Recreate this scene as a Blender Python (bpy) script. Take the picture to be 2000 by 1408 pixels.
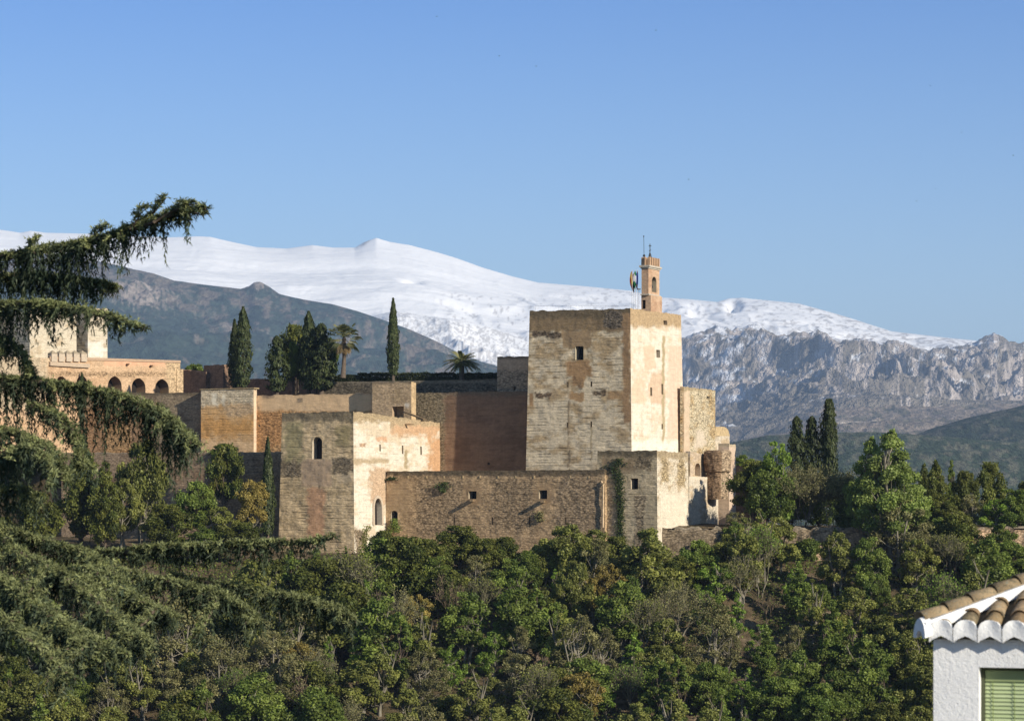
import bpy, math, random
import numpy as np
from mathutils import Vector

# ------------------------------------------------------------------ camera, world, sun
for o in list(bpy.data.objects):
    bpy.data.objects.remove(o)
SC = bpy.context.scene
COL = SC.collection
F = 5500.0          # focal length in photo pixels (photo 2000 px wide)
HOR = 1000.0        # photo row of the horizon
cam_d = bpy.data.cameras.new('camera')
cam = bpy.data.objects.new('camera', cam_d)
COL.objects.link(cam)
cam.location = (0, 0, 0)
cam.rotation_euler = (math.radians(90), 0, 0)
cam_d.sensor_width = 36
cam_d.lens = F / 2000 * 36
cam_d.shift_y = (HOR - 704) / 2000
cam_d.clip_start = 0.5
cam_d.clip_end = 120000
cam_d.dof.use_dof = True
cam_d.dof.focus_distance = 400
cam_d.dof.aperture_fstop = 5.0
SC.camera = cam

SUN_EL = math.radians(22)
SH = Vector((0.722, -0.692, 0)).normalized()
SUN_DIR = Vector((SH.x * math.cos(SUN_EL), SH.y * math.cos(SUN_EL), math.sin(SUN_EL)))
w = bpy.data.worlds.new('World')
SC.world = w
w.use_nodes = True
nt = w.node_tree
nt.nodes.clear()
sky = nt.nodes.new('ShaderNodeTexSky')
sky.sky_type = 'NISHITA'
sky.sun_disc = False
sky.sun_elevation = SUN_EL
sky.sun_rotation = math.atan2(SUN_DIR.x, SUN_DIR.y)
sky.air_density = 1.0
sky.dust_density = 0.0
sky.ozone_density = 2.6
sky.altitude = 700
bg = nt.nodes.new('ShaderNodeBackground')
bg.inputs['Strength'].default_value = 0.105
tc = nt.nodes.new('ShaderNodeTexCoord'); sx_ = nt.nodes.new('ShaderNodeSeparateXYZ')
nt.links.new(tc.outputs['Generated'], sx_.inputs[0])
rmp = nt.nodes.new('ShaderNodeValToRGB')
rmp.color_ramp.elements[0].position = 0.04; rmp.color_ramp.elements[0].color = (0.95, 0.97, 1.0, 1)
rmp.color_ramp.elements[1].position = 0.19; rmp.color_ramp.elements[1].color = (0.33, 0.55, 0.90, 1)
e3 = rmp.color_ramp.elements.new(0.5); e3.color = (0.66, 0.70, 0.74, 1)  # unseen upper sky greyed to add warm fill, standing in for ground bounce
nt.links.new(sx_.outputs[2], rmp.inputs[0])
tint = nt.nodes.new('ShaderNodeMix'); tint.data_type = 'RGBA'; tint.blend_type = 'MULTIPLY'
tint.inputs[0].default_value = 1.0
nt.links.new(rmp.outputs[0], tint.inputs[7])
nt.links.new(sky.outputs[0], tint.inputs[6])
nt.links.new(tint.outputs[2], bg.inputs['Color'])
wo = nt.nodes.new('ShaderNodeOutputWorld')
nt.links.new(bg.outputs[0], wo.inputs['Surface'])
sd = bpy.data.lights.new('sun', 'SUN')
sd.energy = 5.0
sd.angle = math.radians(0.5)
sd.color = (1.0, 0.92, 0.79)
sun = bpy.data.objects.new('sun', sd)
sun.rotation_euler = SUN_DIR.to_track_quat('Z', 'Y').to_euler()
COL.objects.link(sun)
SC.view_settings.view_transform = 'Standard'
SC.view_settings.look = 'None'
SC.view_settings.gamma = 1.0
SC.view_settings.exposure = 0.52
SC.view_settings.use_curve_mapping = False

rng = np.random.default_rng(7)
random.seed(7)

# ------------------------------------------------------------------ noise
def _h(ix, iy, s):
    n = (ix * 374761393 + iy * 668265263 + s * 144269504) & 0xffffffff
    n = ((n ^ (n >> 13)) * 1274126177) & 0xffffffff
    return ((n ^ (n >> 16)) & 0xffff) / 65535.0

def vn(x, y, s=0):
    x = np.asarray(x, float); y = np.asarray(y, float)
    x, y = np.broadcast_arrays(x, y)
    ix = np.floor(x).astype(np.int64); iy = np.floor(y).astype(np.int64)
    fx = x - ix; fy = y - iy
    fx = fx * fx * fx * (fx * (fx * 6 - 15) + 10); fy = fy * fy * fy * (fy * (fy * 6 - 15) + 10)
    a = _h(ix, iy, s); b = _h(ix + 1, iy, s); c = _h(ix, iy + 1, s); d = _h(ix + 1, iy + 1, s)
    return (a * (1 - fx) + b * fx) * (1 - fy) + (c * (1 - fx) + d * fx) * fy

def fbm(x, y, s=0, o=4, g=0.5):
    r = 0; a = 1; t = 0
    for i in range(o):
        r = r + a * vn(x, y, s + i * 17); t += a
        a *= g; x = np.asarray(x) * 2.03 + 3.1; y = np.asarray(y) * 2.03 + 1.7
    return r / t

def ridged(x, y, s=0, o=4, g=0.5):
    r = 0; a = 1; t = 0
    for i in range(o):
        r = r + a * (1 - np.abs(2 * vn(x, y, s + i * 17) - 1)); t += a
        a *= g; x = np.asarray(x) * 2.07 + 3.1; y = np.asarray(y) * 2.07 + 1.7
    return r / t

def sstep(a, b, x):
    t = np.clip((x - a) / (b - a), 0, 1)
    return t * t * (3 - 2 * t)

# ------------------------------------------------------------------ object helpers
def tag(o, label=None, cat=None, group=None, kind=None):
    if label: o['label'] = label
    if cat: o['category'] = cat
    if group: o['group'] = group
    if kind: o['kind'] = kind
    return o

def link(name, data, parent=None):
    o = bpy.data.objects.new(name, data)
    COL.objects.link(o)
    if parent: o.parent = parent
    return o

def empty(name, loc=(0, 0, 0), rz=0, **kw):
    o = link(name, None)
    o.location = loc
    o.rotation_euler = (0, 0, rz)
    o.empty_display_size = 0.5
    return tag(o, **kw)

def mesh_arr(name, V, Fs, mat=None, col=None, wt=None, uv=None, smooth=False):
    """V n*3, Fs: array m*k (k=3 or 4) or list of such arrays"""
    me = bpy.data.meshes.new(name)
    if not isinstance(Fs, list): Fs = [Fs]
    Fs = [np.asarray(f, np.int32) for f in Fs if len(f)]
    V = np.asarray(V, np.float32)
    me.vertices.add(len(V)); me.vertices.foreach_set('co', V.ravel())
    loops = np.concatenate([f.ravel() for f in Fs])
    tot = np.concatenate([np.full(len(f), f.shape[1], np.int32) for f in Fs])
    st = np.concatenate([[0], np.cumsum(tot)[:-1]]).astype(np.int32)
    me.loops.add(len(loops)); me.loops.foreach_set('vertex_index', loops)
    me.polygons.add(len(tot)); me.polygons.foreach_set('loop_start', st)
    me.polygons.foreach_set('use_smooth', np.full(len(tot), smooth))
    me.update(calc_edges=True)
    if col is not None:
        a = me.attributes.new('Col', 'FLOAT_COLOR', 'POINT')
        c = np.ones((len(V), 4), np.float32); c[:, :3] = col
        a.data.foreach_set('color', c.ravel())
    if wt is not None:
        a = me.attributes.new('Wt', 'FLOAT_COLOR', 'POINT')
        c = np.ones((len(V), 4), np.float32); c[:, :3] = wt
        a.data.foreach_set('color', c.ravel())
    if uv is not None:
        l = me.uv_layers.new(name='UVMap')
        l.data.foreach_set('uv', np.asarray(uv, np.float32)[loops].ravel())
    me.validate()
    if mat:
        for m in (mat if isinstance(mat, (list, tuple)) else [mat]): me.materials.append(m)
    return me

class MB:
    """small mesh collector for boxes, tubes, prisms; per-vertex colour"""
    def __init__(s): s.v = []; s.f = []; s.c = []
    def add(s, vs, fs, c=(1, 1, 1)):
        n = len(s.v); s.v += [tuple(v) for v in vs]; s.f += [[i + n for i in f] for f in fs]; s.c += [c] * len(vs)
    def box(s, x0, x1, y0, y1, z0, z1, c=(1, 1, 1)):
        s.add([(x0, y0, z0), (x1, y0, z0), (x1, y1, z0), (x0, y1, z0), (x0, y0, z1), (x1, y0, z1), (x1, y1, z1), (x0, y1, z1)],
              [(0, 3, 2, 1), (4, 5, 6, 7), (0, 1, 5, 4), (1, 2, 6, 5), (2, 3, 7, 6), (3, 0, 4, 7)], c)
    def obox(s, o, du, dv, z0, z1, c=(1, 1, 1), top=1.0):
        """oriented box: origin o (x,y), vectors du dv (2D); top = scale of the top about its middle"""
        o = Vector((o[0], o[1])); du = Vector(du); dv = Vector(dv)
        m = o + du / 2 + dv / 2
        b = [o, o + du, o + du + dv, o + dv]
        s.add([(p.x, p.y, z0) for p in b] + [(m.x + (p.x - m.x) * top, m.y + (p.y - m.y) * top, z1) for p in b],
              [(0, 3, 2, 1), (4, 5, 6, 7), (0, 1, 5, 4), (1, 2, 6, 5), (2, 3, 7, 6), (3, 0, 4, 7)], c)
    def tube(s, pts, rad, n=6, c=(1, 1, 1), cap=True):
        pts = [Vector(p) for p in pts]
        if not hasattr(rad, '__len__'): rad = [rad] * len(pts)
        rings = []
        up = Vector((0.123, 0.457, 0.9))
        for i, p in enumerate(pts):
            d = (pts[min(i + 1, len(pts) - 1)] - pts[max(i - 1, 0)])
            if d.length < 1e-9: d = Vector((0, 0, 1))
            d.normalize()
            a = d.cross(up)
            if a.length < 1e-3: a = d.cross(Vector((1, 0, 0)))
            a.normalize(); b = d.cross(a)
            rings.append([p + (a * math.cos(2 * math.pi * k / n) + b * math.sin(2 * math.pi * k / n)) * rad[i] for k in range(n)])
        vs = [v for r in rings for v in r]
        fs = []
        for i in range(len(rings) - 1):
            for k in range(n):
                k2 = (k + 1) % n
                fs.append((i * n + k, i * n + k2, (i + 1) * n + k2, (i + 1) * n + k))
        if cap:
            fs.append(tuple(range(n))); fs.append(tuple((len(rings) - 1) * n + k for k in reversed(range(n))))
        s.add(vs, fs, c)
    def mesh(s, name, mat, smooth=False, col=True):
        me = bpy.data.meshes.new(name)
        me.from_pydata(s.v, [], s.f); me.update()
        if col:
            a = me.attributes.new('Col', 'FLOAT_COLOR', 'POINT')
            c = np.ones((len(s.v), 4), np.float32); c[:, :3] = s.c
            a.data.foreach_set('color', c.ravel())
        if smooth: me.polygons.foreach_set('use_smooth', [True] * len(me.polygons))
        me.materials.append(mat)
        return me
    def build(s, name, mat, parent=None, smooth=False):
        return link(name, s.mesh(name, mat, smooth), parent)

# ------------------------------------------------------------------ materials
class N:
    def __init__(s, name):
        s.m = bpy.data.materials.new(name); s.m.use_nodes = True
        s.t = s.m.node_tree; s.t.nodes.clear()
        s.out = s.n('ShaderNodeOutputMaterial')
    def n(s, typ, **kw):
        nd = s.t.nodes.new(typ)
        for k, v in kw.items():
            if hasattr(nd, k): setattr(nd, k, v)
        return nd
    def l(s, a, b): s.t.links.new(a, b)
    def math(s, op, a, b=None, c=None, clamp=False):
        nd = s.n('ShaderNodeMath', operation=op, use_clamp=clamp)
        for i, v in enumerate((a, b, c)):
            if v is None: continue
            if isinstance(v, (int, float)): nd.inputs[i].default_value = v
            else: s.l(v, nd.inputs[i])
        return nd.outputs[0]
    def mix(s, f, a, b, blend='MIX'):
        nd = s.n('ShaderNodeMix', data_type='RGBA', blend_type=blend)
        for i, v in ((0, f), (6, a), (7, b)):
            if isinstance(v, (int, float)): nd.inputs[i].default_value = v
            elif isinstance(v, tuple): nd.inputs[i].default_value = (*v, 1) if len(v) == 3 else v
            else: s.l(v, nd.inputs[i])
        return nd.outputs[2]
    def noise(s, vec, scale, detail=3, rough=0.5):
        nd = s.n('ShaderNodeTexNoise'); nd.inputs['Scale'].default_value = scale
        nd.inputs['Detail'].default_value = detail; nd.inputs['Roughness'].default_value = rough
        if vec is not None: s.l(vec, nd.inputs['Vector'])
        return nd.outputs['Fac']
    def ramp(s, f, stops):
        nd = s.n('ShaderNodeValToRGB')
        e = nd.color_ramp.elements
        while len(e) < len(stops): e.new(0.5)
        for i, (p, c) in enumerate(stops):
            e[i].position = p; e[i].color = (*c, 1) if len(c) == 3 else c
        s.l(f, nd.inputs[0]); return nd.outputs[0]
    def mapping(s, vec, scale=(1, 1, 1), loc=(0, 0, 0)):
        nd = s.n('ShaderNodeMapping'); nd.inputs['Scale'].default_value = scale; nd.inputs['Location'].default_value = loc
        s.l(vec, nd.inputs['Vector']); return nd.outputs[0]
    def principled(s, col, rough=0.9, normal=None, **kw):
        p = s.n('ShaderNodeBsdfPrincipled')
        if isinstance(col, tuple): p.inputs['Base Color'].default_value = (*col, 1)
        else: s.l(col, p.inputs['Base Color'])
        p.inputs['Roughness'].default_value = rough
        p.inputs['Specular IOR Level'].default_value = kw.get('spec', 0.1)
        if 'metal' in kw: p.inputs['Metallic'].default_value = kw['metal']
        if normal is not None: s.l(normal, p.inputs['Normal'])
        s.l(p.outputs[0], s.out.inputs['Surface']); return p
    def bump(s, h, strength, dist):
        b = s.n('ShaderNodeBump'); b.inputs['Strength'].default_value = strength; b.inputs['Distance'].default_value = dist
        s.l(h, b.inputs['Height']); return b.outputs[0]
    def attr(s, name):
        a = s.n('ShaderNodeAttribute'); a.attribute_name = name; return a.outputs['Color']
    def geo(s): return s.n('ShaderNodeNewGeometry').outputs['Position']
    def objc(s): return s.n('ShaderNodeTexCoord').outputs['Object']

def mat_masonry():
    s = N('masonry')
    uv = s.n('ShaderNodeTexCoord').outputs['UV']
    col = s.attr('Col'); wt = s.attr('Wt')
    sep = s.n('ShaderNodeSeparateColor'); s.l(wt, sep.inputs[0])
    rub, course = sep.outputs[0], sep.outputs[1]
    # rubble stones
    vo = s.n('ShaderNodeTexVoronoi'); vo.inputs['Scale'].default_value = 1.0
    warp = s.noise(uv, 1.5, 3)
    wv = s.n('ShaderNodeVectorMath', operation='ADD')
    s.l(s.mapping(uv, (3.0, 5.6, 1)), wv.inputs[0])
    cc = s.n('ShaderNodeCombineXYZ'); s.l(s.math('MULTIPLY', warp, 0.8), cc.inputs[0]); s.l(s.math('MULTIPLY', warp, 0.5), cc.inputs[1])
    s.l(cc.outputs[0], wv.inputs[1]); s.l(wv.outputs[0], vo.inputs['Vector'])
    vcol = s.n('ShaderNodeSeparateColor'); s.l(vo.outputs['Color'], vcol.inputs[0])
    stone = s.math('ADD', s.math('MULTIPLY', vcol.outputs[0], 0.62), 0.74)
    gap = s.math('SUBTRACT', 1.15, s.math('MULTIPLY', vo.outputs['Distance'], 0.9))
    stone = s.math('MULTIPLY', stone, gap)
    fac = s.math('ADD', s.math('MULTIPLY', s.math('SUBTRACT', stone, 1.0), rub), 1.0)
    # course cracks every .84 m
    sepuv = s.n('ShaderNodeSeparateXYZ'); s.l(uv, sepuv.inputs[0])
    v = s.math('ADD', s.math('DIVIDE', sepuv.outputs[1], 0.84), s.math('MULTIPLY', s.noise(uv, 0.7, 4), 0.3))
    fr = s.math('FRACT', v)
    crack = s.math('SUBTRACT', 1.0, s.math('MULTIPLY', s.math('ABSOLUTE', s.math('SUBTRACT', fr, 0.5)), 7.0), clamp=True)
    thr = s.math('MULTIPLY', s.math('SUBTRACT', s.noise(s.mapping(uv, (1, 0.6, 1), (5, 9, 0)), 0.55, 4), 0.42), 5.0, clamp=True)
    crack = s.math('MULTIPLY', s.math('MULTIPLY', crack, thr), course)
    fac = s.math('MULTIPLY', fac, s.math('SUBTRACT', 1.0, s.math('MULTIPLY', crack, 0.42)))
    streak = s.noise(s.mapping(uv, (0.8, 1.7, 1)), 1.1, 6, 0.62)
    fac = s.math('MULTIPLY', fac, s.math('ADD', 0.72, s.math('MULTIPLY', streak, 0.56)))
    grain = s.noise(uv, 7.0, 3, 0.6)
    fac = s.math('MULTIPLY', fac, s.math('ADD', 0.82, s.math('MULTIPLY', grain, 0.36)))
    # rain streaks
    drip = s.noise(s.mapping(uv, (2.2, 0.16, 1), (3, 0, 0)), 1.0, 4, 0.6)
    fac = s.math('MULTIPLY', fac, s.math('ADD', 0.82, s.math('MULTIPLY', drip, 0.36)))
    c = s.mix(1.0, col, fac, 'MULTIPLY')
    hgt = s.math('SUBTRACT', s.math('ADD', s.math('MULTIPLY', s.math('MULTIPLY', stone, rub), 0.06), s.math('MULTIPLY', streak, 0.12)), s.math('MULTIPLY', crack, 0.14))
    hgt = s.math('ADD', hgt, s.math('MULTIPLY', grain, 0.05))
    s.principled(c, 0.95, s.bump(hgt, 0.5, 1.0), spec=0.05)
    return s.m

def mat_simple(name, col, rough=0.9, nscale=3.0, var=0.3, bump=0.0, spec=0.1, metal=0.0, vcol=True, stretch=(1, 1, 1)):
    s = N(name)
    oc = s.mapping(s.objc(), stretch)
    n1 = s.noise(oc, nscale, 4, 0.6)
    base = s.mix(1.0, s.attr('Col'), col, 'MULTIPLY') if vcol else None
    fac = s.math('ADD', 1 - var / 2 * 1.0, s.math('MULTIPLY', s.math('SUBTRACT', n1, 0.5), var * 2))
    c = s.mix(1.0, base if base is not None else col, fac, 'MULTIPLY')
    nm = s.bump(n1, 0.8, bump) if bump else None
    s.principled(c, rough, nm, spec=spec, metal=metal)
    return s.m

def mat_leaf(name, col, col2, trans=0.3, rnd=0.35):
    """leaf: diffuse + translucent; tint attribute and a random value per tree"""
    s = N(name)
    oi = s.n('ShaderNodeObjectInfo')
    at = s.n('ShaderNodeSeparateColor'); s.l(s.attr('Col'), at.inputs[0])
    c = s.mix(at.outputs[1], col, col2)
    rv = s.math('ADD', 1.12 - rnd / 2, s.math('MULTIPLY', oi.outputs['Random'], rnd))
    fac = s.math('MULTIPLY', at.outputs[0], rv)
    c = s.mix(1.0, c, fac, 'MULTIPLY')
    d = s.n('ShaderNodeBsdfDiffuse'); s.l(c, d.inputs[0])
    t = s.n('ShaderNodeBsdfTranslucent'); s.l(s.mix(1.0, c, (1.1, 1.25, 0.6), 'MULTIPLY'), t.inputs[0])
    g = s.n('ShaderNodeBsdfGlossy'); g.inputs['Roughness'].default_value = 0.5; g.inputs['Color'].default_value = (0.5, 0.5, 0.5, 1)
    m1 = s.n('ShaderNodeMixShader'); m1.inputs[0].default_value = trans
    s.l(d.outputs[0], m1.inputs[1]); s.l(t.outputs[0], m1.inputs[2])
    m2 = s.n('ShaderNodeMixShader'); m2.inputs[0].default_value = 0.025
    s.l(m1.outputs[0], m2.inputs[1]); s.l(g.outputs[0], m2.inputs[2])
    s.l(m2.outputs[0], s.out.inputs['Surface'])
    return s.m

M_MAS = mat_masonry()
M_DARK = mat_simple('dark_interior', (0.03, 0.024, 0.02), vcol=False)
M_STONE = mat_simple('pale_stone', (0.5, 0.42, 0.3), 0.95, 2.5, 0.5, 0.05)
M_BRICK = mat_simple('brick_render', (1, 1, 1), 0.95, 3.0, 0.45, 0.04, stretch=(1, 1, 5))
M_METAL = mat_simple('dark_iron', (0.08, 0.085, 0.09), 0.5, 5, 0.2, metal=0.6, vcol=False)
M_PALE_METAL = mat_simple('galvanised_pole', (0.55, 0.57, 0.6), 0.5, 5, 0.2, vcol=False)
M_CLOTH = mat_simple('flag_cloth', (1, 1, 1), 0.8, 4, 0.25)
M_BARK = mat_simple('bark', (0.17, 0.13, 0.095), 0.95, 4, 0.6, 0.03, stretch=(3, 3, 0.6))
M_PALEBARK = mat_simple('pale_bark', (0.27, 0.24, 0.18), 0.95, 3, 0.5, 0.02, stretch=(2, 2, 0.5))
M_TWIG = mat_simple('bare_twig', (0.21, 0.19, 0.115), 0.95, 1.2, 0.5)
M_TWIGBR = mat_simple('brown_twig', (0.20, 0.145, 0.095), 0.95, 1.2, 0.5)
L_DARK = mat_leaf('leaf_dark_evergreen', (0.050, 0.070, 0.015), (0.15, 0.15, 0.03), 0.2)
L_MID = mat_leaf('leaf_mid_green', (0.072, 0.112, 0.022), (0.185, 0.22, 0.045), 0.3)
L_OLIVE = mat_leaf('leaf_olive', (0.105, 0.12, 0.03), (0.225, 0.225, 0.055), 0.25)
L_OCHRE = mat_leaf('leaf_ochre', (0.17, 0.14, 0.035), (0.28, 0.21, 0.06), 0.25)
L_LIME = mat_leaf('leaf_spring_green', (0.13, 0.20, 0.03), (0.24, 0.32, 0.06), 0.4)
L_POPLAR = mat_leaf('leaf_poplar', (0.15, 0.20, 0.045), (0.27, 0.32, 0.09), 0.35)
L_CYP = mat_leaf('leaf_cypress', (0.022, 0.034, 0.012), (0.07, 0.082, 0.028), 0.1)
L_GREY = mat_leaf('leaf_grey_green', (0.115, 0.115, 0.045), (0.24, 0.215, 0.09), 0.2)
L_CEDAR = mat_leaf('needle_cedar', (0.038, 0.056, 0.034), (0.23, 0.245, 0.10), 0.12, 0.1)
L_PALM = mat_leaf('leaf_palm', (0.10, 0.115, 0.045), (0.24, 0.22, 0.10), 0.2)
L_DEAD = mat_leaf('leaf_dead_palm', (0.22, 0.15, 0.07), (0.36, 0.26, 0.13), 0.2)
L_IVY = mat_leaf('leaf_ivy', (0.03, 0.05, 0.015), (0.07, 0.09, 0.025), 0.15)

# ------------------------------------------------------------------ photo helpers
def K(px): return (px - 1000) / F
def Z(py, D): return (HOR - py) / F * D
def W(px, py, D): return Vector((K(px) * D, D, Z(py, D)))
U = Vector((0.8944, -0.4472)); NI = Vector((0.4472, 0.8944))   # plan axes of the fortress
def hit(px, P, d):
    k = K(px); t = (k * P[1] - P[0]) / (d[0] - k * d[1])
    return Vector((P[0] + d[0] * t, P[1] + d[1] * t))
def on_c(px, c):
    k = K(px); D = c / (NI.x * k + NI.y)
    return Vector((k * D, D))

# ------------------------------------------------------------------ terrain near
def ground_z(x, y):
    x = np.asarray(x, float); y = np.asarray(y, float)
    zb = np.interp(y, [-60, -5, 25, 60, 130, 210, 300, 330, 345, 362, 378, 386, 396, 410, 470, 560, 900, 1600],
                   [-5, -6, -9, -24, -60, -78, -46, -31, -24.5, -16.5, -9.2, -6.6, -5.6, -5.0, -6, -40, -130, -190])
    zb = zb + (fbm(x / 16, y / 16, 3, 4) - 0.5) * 3.0 * sstep(100, 250, y) * (1 - 0.6 * sstep(375, 390, y))
    # right terrace above the retaining wall
    tr = sstep(20.5, 22.5, x) * sstep(386.5, 387.5, y) * (1 - sstep(440, 470, y))
    zt = -2.1 + (fbm(x / 9, y / 9, 9, 3) - 0.5) * 1.2
    zb = zb * (1 - tr) + zt * tr
    # left ground by the low wall
    tl = (1 - sstep(-36, -33, x)) * sstep(388, 404, y) * (1 - sstep(430, 470, y))
    zb = zb * (1 - tl) + (-4.0 + (fbm(x / 8, y / 8, 11, 3) - 0.5) * 2) * tl
    return zb

def m_earth():
    s = N('earth')
    p = s.geo()
    n1 = s.noise(p, 0.25, 5, 0.6); n2 = s.noise(p, 2.0, 4, 0.7)
    c = s.ramp(n1, [(0.35, (0.05, 0.045, 0.022)), (0.55, (0.13, 0.095, 0.055)), (0.7, (0.26, 0.20, 0.13))])
    c = s.mix(1.0, c, s.math('ADD', 0.5, n2), 'MULTIPLY')
    s.principled(c, 0.95, s.bump(n2, 0.8, 0.3), spec=0.05)
    return s.m
M_EARTH = m_earth()

gx = np.concatenate([np.linspace(-320, -75, 30)[:-1], np.linspace(-75, 95, 190), np.linspace(95, 420, 34)[1:]])
gy = np.concatenate([np.linspace(-60, 300, 60)[:-1], np.linspace(300, 440, 160), np.linspace(440, 1600, 60)[1:]])
X, Y = np.meshgrid(gx, gy)
Zg = ground_z(X, Y)
def grid_faces(nr, nc):
    i = np.arange(nr - 1)[:, None] * nc + np.arange(nc - 1)[None, :]
    i = i.ravel()
    return np.stack([i, i + 1, i + nc + 1, i + nc], 1)
me = mesh_arr('hillside', np.stack([X, Y, Zg], -1).reshape(-1, 3), grid_faces(len(gy), len(gx)), M_EARTH, smooth=True)
tag(link('hillside', me), kind='structure', label='steep earthy hillside below the fortress walls')
mb = MB()
mb.add([(-45000, -8000, -200), (45000, -8000, -200), (45000, 45000, -200), (-45000, 45000, -200)], [(0, 1, 2, 3)])
tag(mb.build('ground', M_EARTH), kind='structure', label='flat earth plain reaching to the mountains')

# ------------------------------------------------------------------ far terrain
def terrain(name, label, px0, px1, nx, ny, D0, D1, base, crest, mat, disp=None, colf=None, g=1.0, back=0.25, sharp=4, jag=0.0):
    px = np.linspace(px0, px1, nx); t = np.linspace(0, 1, ny)
    PX, T = np.meshgrid(px, t)
    D = D0 + (D1 - D0) * T
    b = np.interp(px, [q[0] for q in base], [q[1] for q in base])[None, :]
    c = np.interp(px, [q[0] for q in crest], [q[1] for q in crest])[None, :]
    # crest detail only near the crest, the slope below follows a smoothed profile
    kw = max(3, nx // 9) | 1
    ker = np.hanning(kw + 2)[1:-1]; ker /= ker.sum()
    cs = np.convolve(np.pad(c[0], kw // 2, mode='edge'), ker, 'valid')[None, :]
    kk = T ** sharp
    c = cs * (1 - kk) + c * kk
    PY = b + (c - b) * T ** g
    X = K(PX) * D; Zz = Z(PY, D)
    if disp is not None:
        Zz = Zz + disp(X, D, T, PX, PY)
    cact = np.interp(PX, [q[0] for q in crest], [q[1] for q in crest]) + jag * (fbm(PX / 11, PX * 0, 5, 4) - 0.5)
    Zz = np.where(T >= 1, Z(cact, D), Zz)
    lim = Z(cact + 9 * (1 - T) ** 0.8, D)
    soft = 14.0
    Zz = np.where(Zz > lim - soft, lim - soft * np.exp(-np.clip((Zz - lim + soft) / soft, 0, 30)), Zz)
    V = np.stack([X, D, Zz], -1)
    rows = [V]
    for k, (fd, fz) in enumerate([(0.02, 0.97), (0.1, 0.7), (back, -0.3)]):
        r = V[-1].copy(); r[:, 1] = D1 * (1 + fd); r[:, 0] = r[:, 0] * (1 + fd); r[:, 2] = r[:, 2] * fz
        rows.append(r[None])
    r = V[0].copy(); r[:, 2] = -205; r[:, 1] *= 0.99; r[:, 0] *= 0.99
    V = np.concatenate([r[None]] + rows, 0)
    col = None
    PXx = np.concatenate([PX[:1], PX, PX[-1:], PX[-1:], PX[-1:]]); PYy = np.concatenate([PY[:1], PY, PY[-1:], PY[-1:], PY[-1:]])
    if colf is not None:
        # slope to the right of travel for the colour function
        col = colf(V[..., 0], V[..., 1], V[..., 2], PXx, PYy).reshape(-1, 3)
    me = mesh_arr(name, V.reshape(-1, 3), grid_faces(V.shape[0], V.shape[1]), mat, col=col, smooth=True)
    return tag(link(name, me), kind='structure', label=label)

def m_hill(name, sc, bumpd, speck=0.5, ys=1.0):
    """attribute colour, broken up by tree sized noise; scale in metres"""
    s = N(name)
    p = s.geo()
    n1 = s.noise(s.mapping(p, (1, ys, 1)), 1 / sc, 4, 0.7); n2 = s.noise(p, 1 / (sc * 9), 5, 0.6)
    f = s.math('MAXIMUM', 0.12, s.math('ADD', 1 - 1.6 * speck, s.math('MULTIPLY', n1, speck * 3.2)))
    c = s.mix(1.0, s.attr('Col'), f, 'MULTIPLY')
    c = s.mix(1.0, c, s.math('ADD', 0.65 if speck > 0.1 else 0.95, s.math('MULTIPLY', n2, 0.7 if speck > 0.1 else 0.1)), 'MULTIPLY')
    s.principled(c, 1.0, s.bump(n1, 1.0, bumpd), spec=0.0)
    return s.m
M_SNOW = m_hill('snow', 60, 5, 0.04)
M_FOREST = m_hill('far_forest', 16, 10, 0.85, 0.3)
M_FOREST2 = m_hill('mid_forest', 5, 5, 0.95, 0.12)
M_ROCK = m_hill('far_rock', 34, 34, 0.45)

def lerp3(a, b, m):
    return np.asarray(a)[None, None, :] * (1 - m[..., None]) + np.asarray(b)[None, None, :] * m[..., None] if np.ndim(a) == 1 and np.ndim(b) == 1 else (a * (1 - m[..., None]) + np.asarray(b) * m[..., None])

# snow range
snow_crest = [(-300, 440), (0, 447), (40, 453), (60, 449), (90, 453), (180, 455), (330, 462), (385, 460), (410, 461), (440, 468), (500, 481), (560, 484), (610, 477), (650, 482), (693, 482), (712, 471), (735, 463), (762, 471), (800, 477), (850, 490), (890, 502), (940, 520), (1000, 538), (1050, 550), (1150, 558), (1230, 566), (1290, 579), (1350, 583), (1400, 588), (1425, 581), (1450, 580), (1500, 585), (1560, 591), (1600, 602), (1650, 616), (1700, 632), (1740, 645), (1800, 652), (1850, 658), (1905, 663), (1960, 690), (2300, 740)]
def snow_disp(x, d, t, px, py):
    gul = ridged(x / 520 + fbm(x / 650, d / 1100, 5) * 1.5, d / 1700, 21, 4) - 0.5
    rt = sstep(900, 1060, px) * (0.8 + 0.5 * sstep(1250, 1400, px))
    env = np.clip(1 - t ** 6, 0, 1)
    z = gul * 190 * (0.14 + rt * 0.55) * env
    z += (fbm(x / 1800, d / 420, 31, 5) - 0.5) * 130 * env
    z += (fbm(x / 340, d / 110, 37, 5, 0.6) - 0.5) * 24 * env
    # small cirque
    q = np.exp(-(((px - 805) / 16) ** 2 + ((py - 551) / 8) ** 2))
    z -= q * 60
    q = np.exp(-(((px - 1432) / 12) ** 2 + ((py - 600) / 12) ** 2))
    z -= q * 80
    # dark flank left of the summit
    return z
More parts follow.
